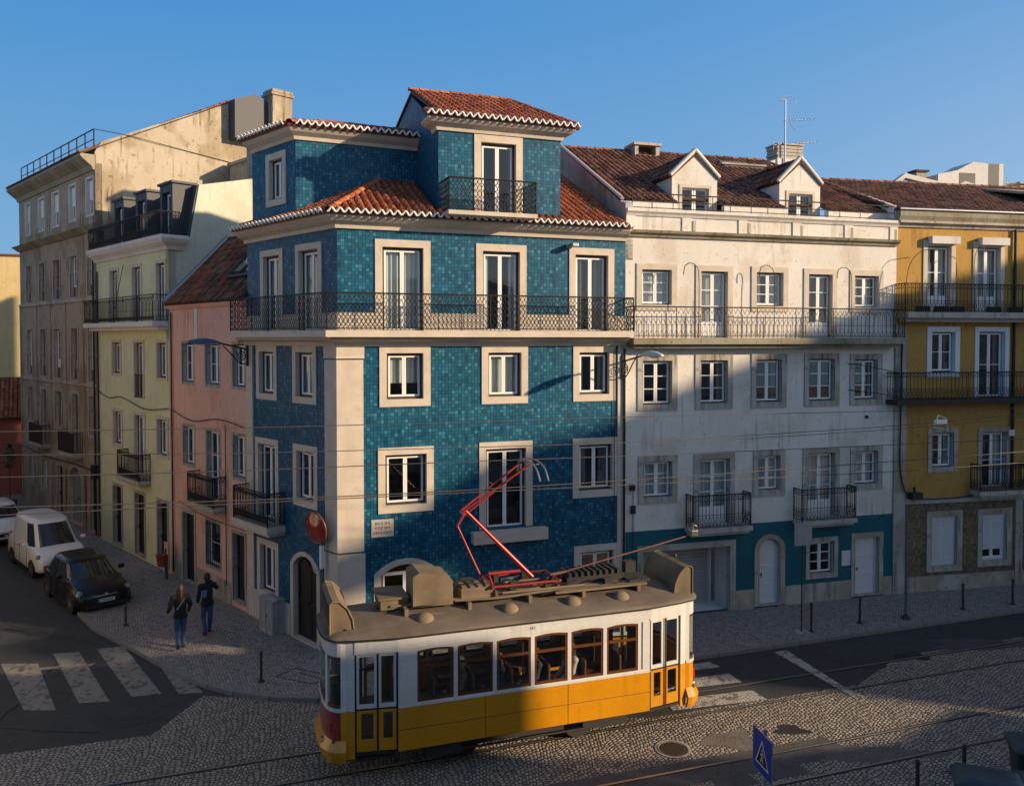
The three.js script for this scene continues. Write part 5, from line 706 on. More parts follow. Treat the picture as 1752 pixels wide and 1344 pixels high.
  // roof: rings that shrink towards the crown
  { const ring = [[-2.89, 1.15], [2.89, 1.15], [3.76, 1.02], ...endR, [3.76, -1.02], [2.89, -1.15], [-2.89, -1.15], [-3.76, -1.02], ...endR.map(([x, z]) => [-x, -z]), [-3.76, 1.02]];
    const lv = [[0, 2.895, .05], [0, 2.935, .06], [.06, 2.975, .03], [.18, 3.03, 0], [.36, 3.09, 0], [.6, 3.14, 0], [.82, 3.165, 0], [1, 3.17, 0]], pos = [], idx = [], uv = [], N = ring.length;
    for (const [k, y, o] of lv) for (const [x, z] of ring) { const l = Math.hypot(x * .3, z) || 1, X = x * (1 - .16 * k) + Math.sign(x) * (Math.abs(x) > 3.7 ? o : 0), Z = z * (1 - k) + (z / l) * o; pos.push(X, y - .09 * Math.max(0, Math.abs(X) - 3.2) * k, Z); uv.push(X, Z); }
    for (let r = 0; r < lv.length - 1; r++) for (let i = 0; i < N; i++) { const a = r * N + i, c = r * N + (i + 1) % N; idx.push(a, c, c + N, a, c + N, a + N); }
    const g = new THREE.BufferGeometry(); g.setAttribute('position', new THREE.Float32BufferAttribute(pos, 3)); g.setAttribute('uv', new THREE.Float32BufferAttribute(uv, 2)); g.setIndex(idx); g.computeVertexNormals(); part(t, 'roof', g, Rf);
    part(t, 'drip_rail', merge([strip(ring.slice(0, 3), 2.885, 2.91, .02, .075, .075), strip(ring.slice(2, 25), 2.885, 2.91, .02, .075, .075), strip(ring.slice(24, 27).concat([ring[27]]), 2.885, 2.91, .02, .075, .075), strip([...ring.slice(27), ring[0]], 2.885, 2.91, .02, .075, .075)]), Bk); }
  // destination boxes over both ends
  for (const sx of [1, -1]) { const g = group(t, 'destination_box', fr(sx * 4.0, 3.06, 0, sx > 0 ? 0 : Math.PI)); const pr = [[.22, -.1], [.22, .52], [.16, .58], [.02, .56], [-.14, .40], [-.24, .18], [-.27, -.06]];
    part(g, 'shell', new THREE.ExtrudeGeometry(shapeOf(pr), { depth: 1.5, bevelEnabled: false }).translate(0, 0, -.75), Bx); part(g, 'rim', merge([-.76, .76].map((z) => poly([...pr, pr[0]].map(([x, y]) => [x, y, z]), .02, 4))), Bx); part(g, 'blind', bx(.225, .235, .05, .42, -.66, .66), Bk); }
  // roof equipment
  const E = group(t, 'roof_equipment'); const add = (n, g, m) => part(E, n, g, m);
  add('walkboard', merge([bx(-2.9, 3.1, 3.26, 3.30, .18, .34), bx(-2.9, 3.1, 3.26, 3.30, -.34, -.18), bx(.8, 3.1, 3.26, 3.31, .42, .62), ...[-2.6, -1.2, .2, 1.5, 2.9].map((x) => bx(x - .04, x + .04, 3.1, 3.27, -.6, .6))]), Bx);
  add('resistor_box', merge([new THREE.ExtrudeGeometry(shapeOf([[-.44, 0], [.44, 0], [.44, .5], [.36, .62], [-.30, .74], [-.44, .66]]), { depth: .78, bevelEnabled: false }).translate(-2.0, 3.25, -.28)]), Bx); add('strap', merge([bx(-2.45, -1.55, 3.86, 3.88, .1, .14)]), Bk);
  add('skylight_box', merge([bx(-3.1, -2.55, 3.2, 3.42, -.5, .3), bx(-3.15, -2.5, 3.42, 3.46, -.55, .35)]), Bx);
  add('contactor_box', merge([rbx(-1.35, -.6, 3.22, 3.5, -.25, .35, .03), ...[0, 1, 2, 3].map((i) => bx(-1.3 + i * .18, -1.2 + i * .18, 3.5, 3.54, -.22, .32))]), Bx);
  add('cable_tray', merge([pipe([[-1.5, 3.3, .45], [-.5, 3.28, .5], [.6, 3.3, .46], [1.8, 3.27, .5]], .03, 5, 24), pipe([[-.6, 3.4, .1], [.2, 3.34, .3], [.9, 3.36, .2]], .025, 5, 20), bar([-.4, 3.34, .4], [1.6, 3.34, .42], .035, 6), bar([-.2, 3.42, -.1], [1.5, 3.42, -.1], .03, 6)]), Bx);
  add('insulator', merge([[-.55, .35], [-.55, -.35], [.95, .35], [.95, -.35]].map(([x, z]) => [cyl(.06, .04, .14, x, 3.33, z, 8), cyl(.075, .075, .03, x, 3.3, z, 8), cyl(.07, .07, .03, x, 3.36, z, 8)]).flat()), MT.brownWood);
  add('motor_frame', merge([bx(1.25, 2.7, 3.31, 3.46, -.42, .2), ...Array.from({ length: 9 }, (_, i) => bx(1.3 + i * .155, 1.37 + i * .155, 3.46, 3.56, -.4, .18)), bx(2.7, 3.25, 3.3, 3.36, -.1, .5), bx(2.9, 3.15, 3.36, 3.62, -.3, -.1)]), Under);
  add('cable_bundle', merge([[-2.8, .5, -.9, .42, 3.22], [-1.4, .12, -.3, .3, 3.5], [.3, -.3, 1.4, .4, 3.42], [.5, .5, 1.9, .46, 3.24], [1.7, .3, 2.9, .5, 3.36], [-2.4, -.5, -.4, -.4, 3.4]].map(([x0, z0, x1, z1, y]) => pipe([[x0, y, z0], [x0 + (x1 - x0) * .3, y + .09, z0 + .08], [x0 + (x1 - x0) * .6, y - .04, z1 - .1], [x1, y + .05, z1]], .016, 5, 18))), Bk);
  for (const [x, z, w, h] of [[-.1, .22, .16, .22], [.35, -.22, .2, .3], [.7, .28, .14, .18], [1.05, -.1, .22, .16], [2.2, .34, .2, .14], [-1.0, -.45, .3, .2], [-.35, -.3, .12, .34]]) add('switch_box', rbx(x - w / 2, x + w / 2, 3.3, 3.3 + h, z - .08, z + .08, .015, 1), Under);
  add('spring', merge([[-.2, .3], [-.2, -.3], [.5, .3]].map(([x, z]) => bar([x, 3.42, z], [x + .55, 3.46, z], .045, 8))), MT.steel);
  for (const x of [-2.25, -.35, 1.15, 2.35]) add('roof_vent', new THREE.SphereGeometry(.23, 18, 10, 0, Math.PI * 2, 0, Math.PI / 2).scale(1, .95, .85).translate(x, 3.0, .72), Bx);
  for (const [x0, x1] of [[3.0, 3.75], [-3.9, -3.2]]) add('lamp_conduit', merge([bar([x0, 3.02, .74], [x1, 2.99, .70], .014, 5), cyl(.04, .04, .04, x0, 3.03, .74, 8)]), Bk);
  add('bell_post', merge([bar([3.2, 3.3, -.2], [3.2, 3.6, -.2], .02), cyl(.06, .03, .06, 4.25, 3.68, -.1, 10), bar([4.25, 3.5, -.1], [4.25, 3.66, -.1], .015)]), Bk);
  // pantograph: lower arm up to a knee on the left, upper arm back to the contact shoe
  const G = group(t, 'pantograph'), kn = [-1.32, 5.12], hd = [.32, 6.16];
  part(G, 'base_frame', merge([bar([-.62, 3.5, .45], [-.62, 3.5, -.45], .035, 6), bar([.95, 3.5, .45], [.95, 3.5, -.45], .035, 6), bar([-.62, 3.5, .42], [.95, 3.5, .42], .03, 6), bar([-.62, 3.5, -.42], [.95, 3.5, -.42], .03, 6), bar([-.7, 3.78, .32], [.05, 3.78, .32], .04, 6), bar([-.6, 3.52, .3], [-.7, 3.78, .32], .025, 6)]), Pan);
  part(G, 'lower_arm', bar([.42, 3.55, .1], [kn[0] + .18, kn[1] + .04, .02], .055, 8, .035), Pan); part(G, 'thrust_rod', bar([-.75, 3.5, .2], [kn[0] - .02, kn[1] - .28, .05], .024, 6), Pan);
  part(G, 'knee', merge([bar([kn[0] - .02, kn[1] - .28, .05], [kn[0] + .2, kn[1] + .05, .02], .03, 6), bar([kn[0] + .1, kn[1], -.12], [kn[0] + .1, kn[1], .16], .035, 6)]), Pan);
  part(G, 'upper_arm', merge([bar([kn[0] + .1, kn[1] + .04, .1], [hd[0] - .02, hd[1], .26], .024, 6), bar([kn[0] + .1, kn[1] + .04, -.06], [hd[0] - .02, hd[1], -.26], .024, 6), bar([kn[0] + .15, kn[1] - .06, .03], [hd[0] - .1, hd[1] - .12, .03], .02, 6), bar([-.55, 5.75, -.15], [-.55, 5.75, .18], .014, 5)]), Pan);
  part(G, 'contact_shoe', merge([.0, .2].map((dx) => pipe([[hd[0] + dx + .04, hd[1] - .3, -.78], [hd[0] + dx + .02, hd[1] - .06, -.6], [hd[0] + dx, hd[1] + .04, -.38], [hd[0] + dx, hd[1] + .04, .38], [hd[0] + dx + .02, hd[1] - .06, .6], [hd[0] + dx + .04, hd[1] - .3, .78]], .02, 6, 30)).concat([bar([hd[0], hd[1], -.26], [hd[0] + .2, hd[1], -.26], .02), bar([hd[0], hd[1], .26], [hd[0] + .2, hd[1], .26], .02)])), mat([.36, .33, .31], { roughness: .35, metalness: .7 }));
  part(t, 'trolley_pole', merge([bar([.9, 3.52, 0], [1.3, 3.56, .0], .04, 6), bar([1.2, 3.55, 0], [4.55, 4.2, .12], .024, 6, .018)]), mat([.30, .13, .09], { roughness: .45, metalness: .3 })); part(t, 'trolley_head', merge([rbx(4.5, 4.72, 4.16, 4.34, .02, .22, .04), bar([4.6, 4.3, .12], [4.62, 4.5, .12], .03, 6), new THREE.TorusGeometry(.07, .02, 6, 14).translate(4.66, 4.36, .12)]), MT.steel);
  // inside and below
  part(t, 'floor', bx(-4.2, 4.2, .80, .86, -.93, .93), MT.brownWood); part(t, 'ceiling', bx(-4.1, 4.1, 2.84, 2.88, -.93, .93), MT.paleWood);
  for (let i = 0; i < 6; i++) for (const s of [1, -1]) { const x = -2.35 + i * .861, st = group(t, 'seat', fr(x, .86, s * .72)); part(st, 'cushion', rbx(-.2, .24, .3, .42, -.34, .34, .03), MT.brownWood); part(st, 'back', rbx(.2, .27, .3, 1.0, -.34, .34, .03), MT.brownWood); }
  for (const x of [-2.0, .1, 2.2]) part(t, 'grab_pole', bar([x, .86, .36], [x, 2.84, .36], .018, 6), MT.steel);
  part(t, 'bulkhead', merge([-2.7, 2.7].map((x) => [bx(x - .02, x + .02, .86, 2.84, .42, 1.08), bx(x - .02, x + .02, .86, 2.84, -1.08, -.42), bx(x - .02, x + .02, 2.3, 2.84, -.42, .42)]).flat()), Wd);
  part(t, 'controller', rbx(-4.15, -3.8, .86, 1.7, -.3, .1, .04), Under);
  part(t, 'underframe', merge([bx(-3.9, 3.9, .5, .8, -.95, .95), bx(-1.9, 1.9, .22, .5, -.75, .75)]), Under);
  for (const x of [-1.35, 1.35]) for (const z of [-.55, .55]) { part(t, 'wheel', merge([cyl(.33, .33, .09, x, .235, z, 24, Math.PI / 2), cyl(.36, .36, .025, x, .235, z - Math.sign(z) * .055, 24, Math.PI / 2)]), Under); }
}

// ================================================================ people, meshed from capsules with a smooth union
function capsules(list, k) {
  return (x, y, z) => { let d = 9; for (const [ax, ay, az, r1, bx_, by, bz, r2, fl] of list) {
    const ux = bx_ - ax, uy = by - ay, uz = bz - az, L = ux * ux + uy * uy + uz * uz || 1e-9, t = clamp(((x - ax) * ux + (y - ay) * uy + (z - az) * uz) / L), f = fl || 1;
    const e = Math.hypot(x - ax - ux * t, y - ay - uy * t, (z - az - uz * t) * f) - (r1 + (r2 - r1) * t), h = clamp(.5 + .5 * (d - e) / k); d = d + (e - d) * h - k * h * (1 - h); } return d; };
}
function surface(list, cell = .02, k = .035) {            // surface nets
  const f = capsules(list, k), lo = [9, 9, 9], hi = [-9, -9, -9]; for (const c of list) for (let i = 0; i < 3; i++) { const m = Math.max(c[3], c[7]) + .06; lo[i] = Math.min(lo[i], c[i] - m, c[i + 4] - m); hi[i] = Math.max(hi[i], c[i] + m, c[i + 4] + m); }
  const n = lo.map((l, i) => Math.ceil((hi[i] - l) / cell) + 1), [nx, ny, nz] = n, val = new Float32Array(nx * ny * nz), id = (i, j, k2) => (k2 * ny + j) * nx + i;
  for (let c = 0; c < nz; c++) for (let b = 0; b < ny; b++) for (let a = 0; a < nx; a++) val[id(a, b, c)] = f(lo[0] + a * cell, lo[1] + b * cell, lo[2] + c * cell);
  const vi = new Int32Array(nx * ny * nz).fill(-1), pos = [], nor = [], idx = [];
  for (let c = 0; c < nz - 1; c++) for (let b = 0; b < ny - 1; b++) for (let a = 0; a < nx - 1; a++) {
    let s = 0, px = 0, py = 0, pz = 0, m = 0; const v = []; for (let q = 0; q < 8; q++) { v[q] = val[id(a + (q & 1), b + (q >> 1 & 1), c + (q >> 2))]; if (v[q] < 0) m |= 1 << q; } if (m === 0 || m === 255) continue;
    for (let q = 0; q < 8; q++) for (const w of [1, 2, 4]) if (!(q & w)) { const o = q | w; if ((v[q] < 0) !== (v[o] < 0)) { const t = v[q] / (v[q] - v[o]); px += (q & 1) + (w === 1 ? t : 0); py += (q >> 1 & 1) + (w === 2 ? t : 0); pz += (q >> 2) + (w === 4 ? t : 0); s++; } }
    const X = lo[0] + (a + px / s) * cell, Yy = lo[1] + (b + py / s) * cell, Z = lo[2] + (c + pz / s) * cell, e = cell * .5; vi[id(a, b, c)] = pos.length / 3; pos.push(X, Yy, Z);
    const gx = f(X + e, Yy, Z) - f(X - e, Yy, Z), gy = f(X, Yy + e, Z) - f(X, Yy - e, Z), gz = f(X, Yy, Z + e) - f(X, Yy, Z - e), l = Math.hypot(gx, gy, gz) || 1; nor.push(gx / l, gy / l, gz / l);
  }
  for (let c = 1; c < nz - 1; c++) for (let b = 1; b < ny - 1; b++) for (let a = 1; a < nx - 1; a++) { const s0 = val[id(a, b, c)] < 0;
    for (const [da, db, dc, e1, e2] of [[1, 0, 0, [0, 1, 0], [0, 0, 1]], [0, 1, 0, [0, 0, 1], [1, 0, 0]], [0, 0, 1, [1, 0, 0], [0, 1, 0]]]) { const s1 = val[id(a + da, b + db, c + dc)] < 0; if (s0 === s1) continue;
      const A = vi[id(a, b, c)], B = vi[id(a - e1[0], b - e1[1], c - e1[2])], C = vi[id(a - e1[0] - e2[0], b - e1[1] - e2[1], c - e1[2] - e2[2])], E2 = vi[id(a - e2[0], b - e2[1], c - e2[2])]; if (A < 0 || B < 0 || C < 0 || E2 < 0) continue; if (s0) idx.push(A, B, C, A, C, E2); else idx.push(A, C, B, A, E2, C); } }
  const g = new THREE.BufferGeometry(); g.setAttribute('position', new THREE.Float32BufferAttribute(pos, 3)); g.setAttribute('normal', new THREE.Float32BufferAttribute(nor, 3)); g.setIndex(idx); return g;
}
const SKIN = mat([.42, .25, .17], { roughness: .6 });
// J: joints by name; forward is +z. Limbs as chains of capsules.
function person(label, pos, turn, J, cl, grp) {
  const o = thing('person', label, 'person', pos, turn, grp), c = (a, b, r1, r2, fl) => [...J[a], r1, ...J[b], r2, fl];
  const limbs = []; for (const s of ['l', 'r']) limbs.push(c(s + 'sh', s + 'el', .048, .040), c(s + 'el', s + 'wr', .040, .030), c(s + 'hip', s + 'kn', .078, .055), c(s + 'kn', s + 'an', .053, .038), c(s + 'an', s + 'toe', .040, .032));
  const head = J.head, hand = []; for (const s of ['l', 'r']) { const w = V(...J[s + 'wr']), e = V(...J[s + 'el']), d = w.clone().sub(e).normalize(), sd = d.clone().cross(V(0, 0, 1)).normalize(), pl = w.clone().addScaledVector(d, .085); hand.push([...w.toArray(), .028, ...pl.toArray(), .032]);
    const fw = V(0, 0, 1).addScaledVector(d, -d.z).normalize(); for (let i = 0; i < 4; i++) { const a = pl.clone().addScaledVector(fw, (i - 1.5) * .019), m = a.clone().addScaledVector(d, .042 - Math.abs(i - 1.3) * .005).addScaledVector(sd, -.006), b = m.clone().addScaledVector(d, .030).addScaledVector(sd, s === 'l' ? -.018 : .018); hand.push([...a.toArray(), .0095, ...m.toArray(), .009], [...m.toArray(), .009, ...b.toArray(), .0075]); } const th = w.clone().addScaledVector(d, .03).addScaledVector(fw, .028); hand.push([...th.toArray(), .011, ...th.clone().addScaledVector(d, .045).addScaledVector(fw, .022).toArray(), .009]); }
  const neck = [c('neck', 'head', .05, .055), [head[0], head[1] + .03, head[2], .088, head[0], head[1] + .07, head[2] - .012, .092], [head[0], head[1] - .03, head[2] + .035, .062, head[0], head[1] + .02, head[2] + .03, .072], [head[0], head[1] - .005, head[2] + .1, .012, head[0], head[1] + .025, head[2] + .095, .010], [head[0] - .088, head[1] + .015, head[2], .016, head[0] - .09, head[1] + .04, head[2], .016], [head[0] + .088, head[1] + .015, head[2], .016, head[0] + .09, head[1] + .04, head[2], .016]];
  const torso = [c('pel', 'chest', .125, .135, 1.35), c('chest', 'neck', .13, .06, 1.3), c('lsh', 'rsh', .065, .065), c('lhip', 'rhip', .095, .095)];
  part(o, 'body', merge([surface([...limbs, ...neck, ...torso], .018), surface(hand, .006, .006)]), SKIN);
  const jk = [c('pel', 'chest', .155, .165, 1.25), c('chest', 'neck', .16, .085, 1.2), c('lsh', 'rsh', .085, .085), c('lhip', 'rhip', .115, .115)]; for (const s of ['l', 'r']) jk.push(c(s + 'sh', s + 'el', .072, .060), c(s + 'el', s + 'wr', .058, .048));
  part(o, cl.topName || 'jacket', surface(jk, .018, .03), cl.top);
  if (cl.legs) { const tr = []; for (const s of ['l', 'r']) tr.push(c(s + 'hip', s + 'kn', .098, .072), c(s + 'kn', s + 'an', .070, .058)); part(o, 'trousers', surface([...tr, c('lhip', 'rhip', .11, .11)], .018, .03), cl.legs);
    for (const s of ['l', 'r']) part(o, 'shoe', surface([c(s + 'an', s + 'toe', .052, .042), [...J[s + 'an'], .05, J[s + 'an'][0], J[s + 'an'][1] - .035, J[s + 'an'][2] - .03, .045]], .014, .02), cl.shoe); }
  const hr = [[head[0], head[1] + .05, head[2] - .028, .1, head[0], head[1] + .09, head[2] - .015, .098]]; if (cl.long) hr.push([head[0], head[1] + .02, head[2] - .06, .085, head[0], head[1] - .3, head[2] - .1, .075], [head[0] - .06, head[1], head[2] - .03, .05, head[0] - .07, head[1] - .24, head[2] - .06, .05], [head[0] + .06, head[1], head[2] - .03, .05, head[0] + .07, head[1] - .24, head[2] - .06, .05]); else hr.push([head[0], head[1] - .01, head[2] - .05, .075, head[0], head[1] + .04, head[2] - .05, .085]);
  part(o, 'hair', surface(hr, .014, .03), cl.hair); for (const s of [-1, 1]) part(o, 'eye', new THREE.SphereGeometry(.013, 8, 6).translate(head[0] + s * .034, head[1] + .03, head[2] + .088), mat([.02, .015, .012], { roughness: .2 }));
  return o;
}
{
  const denim = mat([.035, .065, .15], { roughness: .9 }), black = mat([.012, .011, .012], { roughness: .8 }), hairB = mat([.045, .018, .010], { roughness: .55 }), hairD = mat([.025, .013, .009], { roughness: .6 });
  const walk = { pel: [0, .98, 0], chest: [0, 1.28, .0], neck: [0, 1.5, .0], head: [0, 1.64, .02], lsh: [.19, 1.44, 0], rsh: [-.19, 1.44, 0], lel: [.27, 1.18, -.10], rel: [-.27, 1.19, .04], lwr: [.27, .98, .02], rwr: [-.24, .99, .18], lhip: [.085, .93, 0], rhip: [-.085, .93, 0], lkn: [.09, .50, .10], rkn: [-.09, .50, .03], lan: [.09, .12, -.12], ran: [-.09, .09, .16], ltoe: [.10, .04, .03], rtoe: [-.11, .045, .31] };
  const scaleJ = (J, k) => Object.fromEntries(Object.entries(J).map(([n, p]) => [n, p.map((v) => v * k)]));
  const w = person('woman with long dark hair, black jacket and jeans walking away on the pavement', [-9.66, .0, -23.62], -150 * D, scaleJ({ ...walk, lel: [.27, 1.2, .0], lwr: [.30, 1.03, .16], lan: [.09, .2, -.26], ltoe: [.10, .08, -.20], lkn: [.09, .52, .0], ran: [-.07, .09, .02], rtoe: [-.08, .045, .17], rkn: [-.085, .5, .04] }, 1.04), { top: black, legs: denim, shoe: black, hair: hairB, long: true });
  part(w, 'bag_strap', bar([-.1, 1.5, -.16], [.12, 1.2, -.19], .012), MT.galv);
  const m = person('man in black jacket and jeans walking beside the woman with one arm raised', [-9.30, .0, -24.75], -145 * D, scaleJ({ ...walk, rel: [-.31, 1.30, .14], rwr: [-.15, 1.50, .2], lel: [.25, 1.18, -.02], lwr: [.24, .98, .1] }, 1.04), { top: black, legs: denim, shoe: black, hair: hairD });
  part(m, 'backpack_patch', rbx(.06, .22, 1.2, 1.42, -.22, -.17, .02), mat([.10, .16, .34]));
  // passengers seen through the tram windows
  const sit = { pel: [0, .50, 0], chest: [0, .80, .0], neck: [0, 1.02, .0], head: [0, 1.15, .02], lsh: [.18, .96, 0], rsh: [-.18, .96, 0], lel: [.23, .72, .08], rel: [-.23, .72, .08], lwr: [.12, .58, .28], rwr: [-.12, .58, .28], lhip: [.09, .46, .02], rhip: [-.09, .46, .02], lkn: [.10, .47, .42], rkn: [-.10, .47, .42], lan: [.10, .10, .42], ran: [-.10, .10, .42], ltoe: [.10, .05, .55], rtoe: [-.10, .05, .55] };
  const pale = mat([.50, .48, .45]), dark = mat([.03, .03, .035]), dots = mat([1, 1, 1], { map: tex(128, .2, true, (x, y) => { const a = (x * 4) % 1 - .5, b = (y * 4) % 1 - .5; return Math.hypot(a, b) < .3 ? [.9, .9, .88] : [.05, .05, .06]; }) });
  dots.map.repeat.set(6, 6); const brown = mat([.16, .09, .06]);
  const seat = (i, s, label, cl) => { const p = mn(6 - 2.35 + i * .861 + .05, -17.62 + s * .72); person(label, [p[0], .86, p[1]], TA - Math.PI / 2, sit, cl, 'passengers on the tram'); };
  seat(1, 1, 'passenger with a pale cap seated at the second tram window', { top: brown, legs: dark, shoe: dark, hair: pale }); seat(2, 1, 'passenger in dark clothes seated at the third tram window', { top: dark, legs: dark, shoe: dark, hair: hairD, long: true }); seat(3, 1, 'passenger in a dark coat seated at the fourth tram window', { top: dark, legs: dark, shoe: dark, hair: hairD }); seat(4, 1, 'passenger in spotted black and white clothes seated at the fifth tram window', { top: mat([.45, .44, .43]), legs: dark, shoe: dark, hair: hairB, long: true });
}

// ================================================================ cars
function ringOf(x0, x1, hw, n = 48, p = 4) { const r = []; for (let i = 0; i < n; i++) { const a = i / n * 2 * Math.PI, c = Math.cos(a), s = Math.sin(a); r.push([(x0 + x1) / 2 + (x1 - x0) / 2 * Math.sign(c) * Math.pow(Math.abs(c), 2 / p), hw * Math.sign(s) * Math.pow(Math.abs(s), 2 / p)]); } return r; }
function loft(rings, closeTop, closeBottom) {            // rings: arrays of [x, y, z]
  const n = rings[0].length, pos = [], idx = []; for (const r of rings) for (const p of r) pos.push(...p);
  for (let j = 0; j < rings.length - 1; j++) for (let i = 0; i < n; i++) { const a = j * n + i, b = j * n + (i + 1) % n; idx.push(a, b, b + n, a, b + n, a + n); }
  const cap = (j) => { const c = pos.length / 3, r = rings[j]; pos.push(...[0, 1, 2].map((k) => r.reduce((s, p) => s + p[k], 0) / n)); for (let i = 0; i < n; i++) idx.push(c, j * n + i, j * n + (i + 1) % n); };
  if (closeTop) cap(rings.length - 1); if (closeBottom) cap(0);
  const g = new THREE.BufferGeometry(); g.setAttribute('position', new THREE.Float32BufferAttribute(pos, 3)); g.setIndex(idx); g.computeVertexNormals(); return g;
}
function car(label, pos, turn, o, grp) {
  const { L, W, H, belt, hood, xb0, xb1, xr0, xr1, paintM, van } = o, t = thing('parked_car', label, 'car', pos, turn, grp), hw = W / 2, glass = mat([.012, .016, .024], { roughness: .04, phys: true, clearcoat: 1, clearcoatRoughness: .02 }), blk = mat([.014, .014, .015], { roughness: .7 }), chrome = mat([.6, .6, .6], { roughness: .15, metalness: 1 });
  // lower body: stations from tail to nose
  const st = o.stations, sec = (x, w, ys, yt, cr) => { const q = [[-w * .90, ys], [-w * .985, ys + .10], [-w, ys + (yt - ys) * .45], [-w * .985, ys + (yt - ys) * .72], [-w * .93, yt - .05], [-w * .82, yt], [-w * .45, yt + cr], [0, yt + cr * 1.25]]; const m = q.slice(0, -1).reverse().map(([z, y]) => [-z, y]); return [...q, ...m].map(([z, y]) => [x, y, z]); };
  part(t, 'body', loft(st.map((s) => sec(...s)), true, true), paintM);
  // greenhouse
  const lo = ringOf(xb0, xb1, hw * .93), hi = ringOf(xr0, xr1, hw * .74), R3 = (r, y, k = 1, crown = 0) => r.map(([x, z]) => [x, y + crown * (1 - Math.pow(z / hw, 2)), z * k]);
  const mid = (t2, e = 0) => lo.map(([x, z], i) => [x + (hi[i][0] - x) * t2 + Math.sign(x - (xb0 + xb1) / 2) * e, belt + (H - .07 - belt) * t2, (z + (hi[i][1] - z) * t2) + Math.sign(z) * e]);
  part(t, 'glazing', loft([mid(-.08), mid(.5), mid(1)], false, false), glass);
  part(t, 'roof', loft([mid(.93, .012), mid(1.0, .006), R3(ringOf(xr0 + .06, xr1 - .06, hw * .68), H - .02, 1, 0), R3(ringOf(xr0 + .25, xr1 - .25, hw * .45), H, 1, 0)], true, false), paintM);
  const n = lo.length, strip = (ranges) => { const a = mid(-.1, .012), b = mid(.95, .012), p = []; for (const [i0, i1] of ranges) for (let i = i0; i < i1; i++) { const j = (i % n + n) % n, k = ((i + 1) % n + n) % n; p.push(...a[j], ...a[k], ...b[k], ...a[j], ...b[k], ...b[j]); } const g = new THREE.BufferGeometry(); g.setAttribute('position', new THREE.Float32BufferAttribute(p, 3)); g.computeVertexNormals(); return g; };
  for (const q of van ? [[4, 6], [-6, -4], [10, 38]] : [[5, 6], [-6, -5], [12, 13], [-13, -12], [17, 20], [-20, -17]]) part(t, van && q[0] === 10 ? 'cargo_side' : 'pillar', strip([q]), paintM);
  // wheels and arches
  for (const [x, wl] of [[o.axR, .31], [o.axF, .31]]) for (const s of [-1, 1]) { const g = group(t, 'wheel', fr(x, wl, s * (hw - .10))); part(g, 'tyre', new THREE.TorusGeometry(wl - .075, .085, 10, 28), blk); part(g, 'rim', merge([cyl(.2, .2, .05, 0, 0, s * .055, 20, Math.PI / 2), ...Array.from({ length: 5 }, (_, i) => bar([0, 0, s * .085], [Math.cos(i * 1.257) * .2, Math.sin(i * 1.257) * .2, s * .08], .022, 4))]), MT.galv); part(t, 'wheel_arch', new THREE.TorusGeometry(wl + .05, .045, 6, 20, Math.PI).translate(x, wl - .02, s * (hw - .045)), blk); part(t, 'wheel_well', cyl(wl + .03, wl + .03, .02, x, wl, s * (hw - .012), 24, Math.PI / 2), blk); }
  const nx = L / 2; for (const s of [-1, 1]) { part(t, 'headlight', new THREE.SphereGeometry(.5, 16, 10).scale(.50, .17, .26).rotateZ(-.16).rotateY(-s * .62).translate(nx - .33, hood - .15, s * (hw - .20)), mat([.22, .23, .25], { roughness: .06, metalness: .5, phys: true, clearcoat: 1 })); part(t, 'mirror', rbx(-.06, .08, 0, .15, -.1, .1, .05).translate(xb1 - .55, belt + .04, s * (hw + .09)), paintM); part(t, 'fog_lamp', cyl(.06, .06, .03, nx - .06, .38, s * (hw - .3), 12, 0, Math.PI / 2), chrome); part(t, 'tail_light', rbx(-nx + .02, -nx + .14, belt - .28, belt - .05, s * (hw - .16) - .07, s * (hw - .16) + .07, .03), mat([.4, .02, .02], { roughness: .2 })); part(t, 'door_handle', bx(-.35, -.17, belt - .14, belt - .11, s * (hw - .012) - .012, s * (hw - .012) + .02), chrome); }
  part(t, 'grille', rbx(nx - .08, nx + .012, .42, .58, -hw * .5, hw * .5, .02), blk); part(t, 'lower_grille', rbx(nx - .1, nx + .015, .22, .36, -hw * .7, hw * .7, .03), blk); part(t, 'chrome_strip', rbx(nx - .06, nx + .02, .60, .63, -hw * .42, hw * .42, .01), chrome); part(t, 'badge', rbx(nx - .04, nx + .03, .58, .68, -.06, .06, .02), chrome);
  part(t, 'number_plate', bx(nx + .013, nx + .025, .40, .51, -.26, .26), mat([.72, .72, .70], { roughness: .4 })); part(t, 'wiper', merge([bar([xb1 - .12, belt + .03, -.3], [xb1 - .3, belt + .12, .15], .01), bar([xb1 - .12, belt + .03, .1], [xb1 - .3, belt + .12, .5], .01)]), blk);
  for (const s of [-1, 1]) part(t, 'door_seams', merge([[o.axF - .55, .32, belt], [(o.axF + o.axR) / 2 - .15, .3, belt], [o.axR + .5, .45, belt]].map(([x, y0, y1]) => bx(x - .006, x + .006, y0, y1 - .05, s * (hw + .002) - .006, s * (hw + .002) + .004))), blk);
  { const c = document.createElement('canvas'); c.width = 256; c.height = 56; const x = c.getContext('2d'); x.fillStyle = '#d8d8d4'; x.fillRect(0, 0, 256, 56); x.fillStyle = '#1f3f9a'; x.fillRect(0, 0, 22, 56); x.fillStyle = '#15151a'; x.font = 'bold 44px sans-serif'; x.textAlign = 'center'; x.fillText(o.plate, 138, 44); const tx = new THREE.CanvasTexture(c); tx.colorSpace = THREE.SRGBColorSpace; part(t, 'plate_lettering', new THREE.PlaneGeometry(.51, .105).rotateY(Math.PI / 2).translate(nx + .0275, .455, 0), mat([.9, .9, .9], { map: tx, roughness: .4 })); }
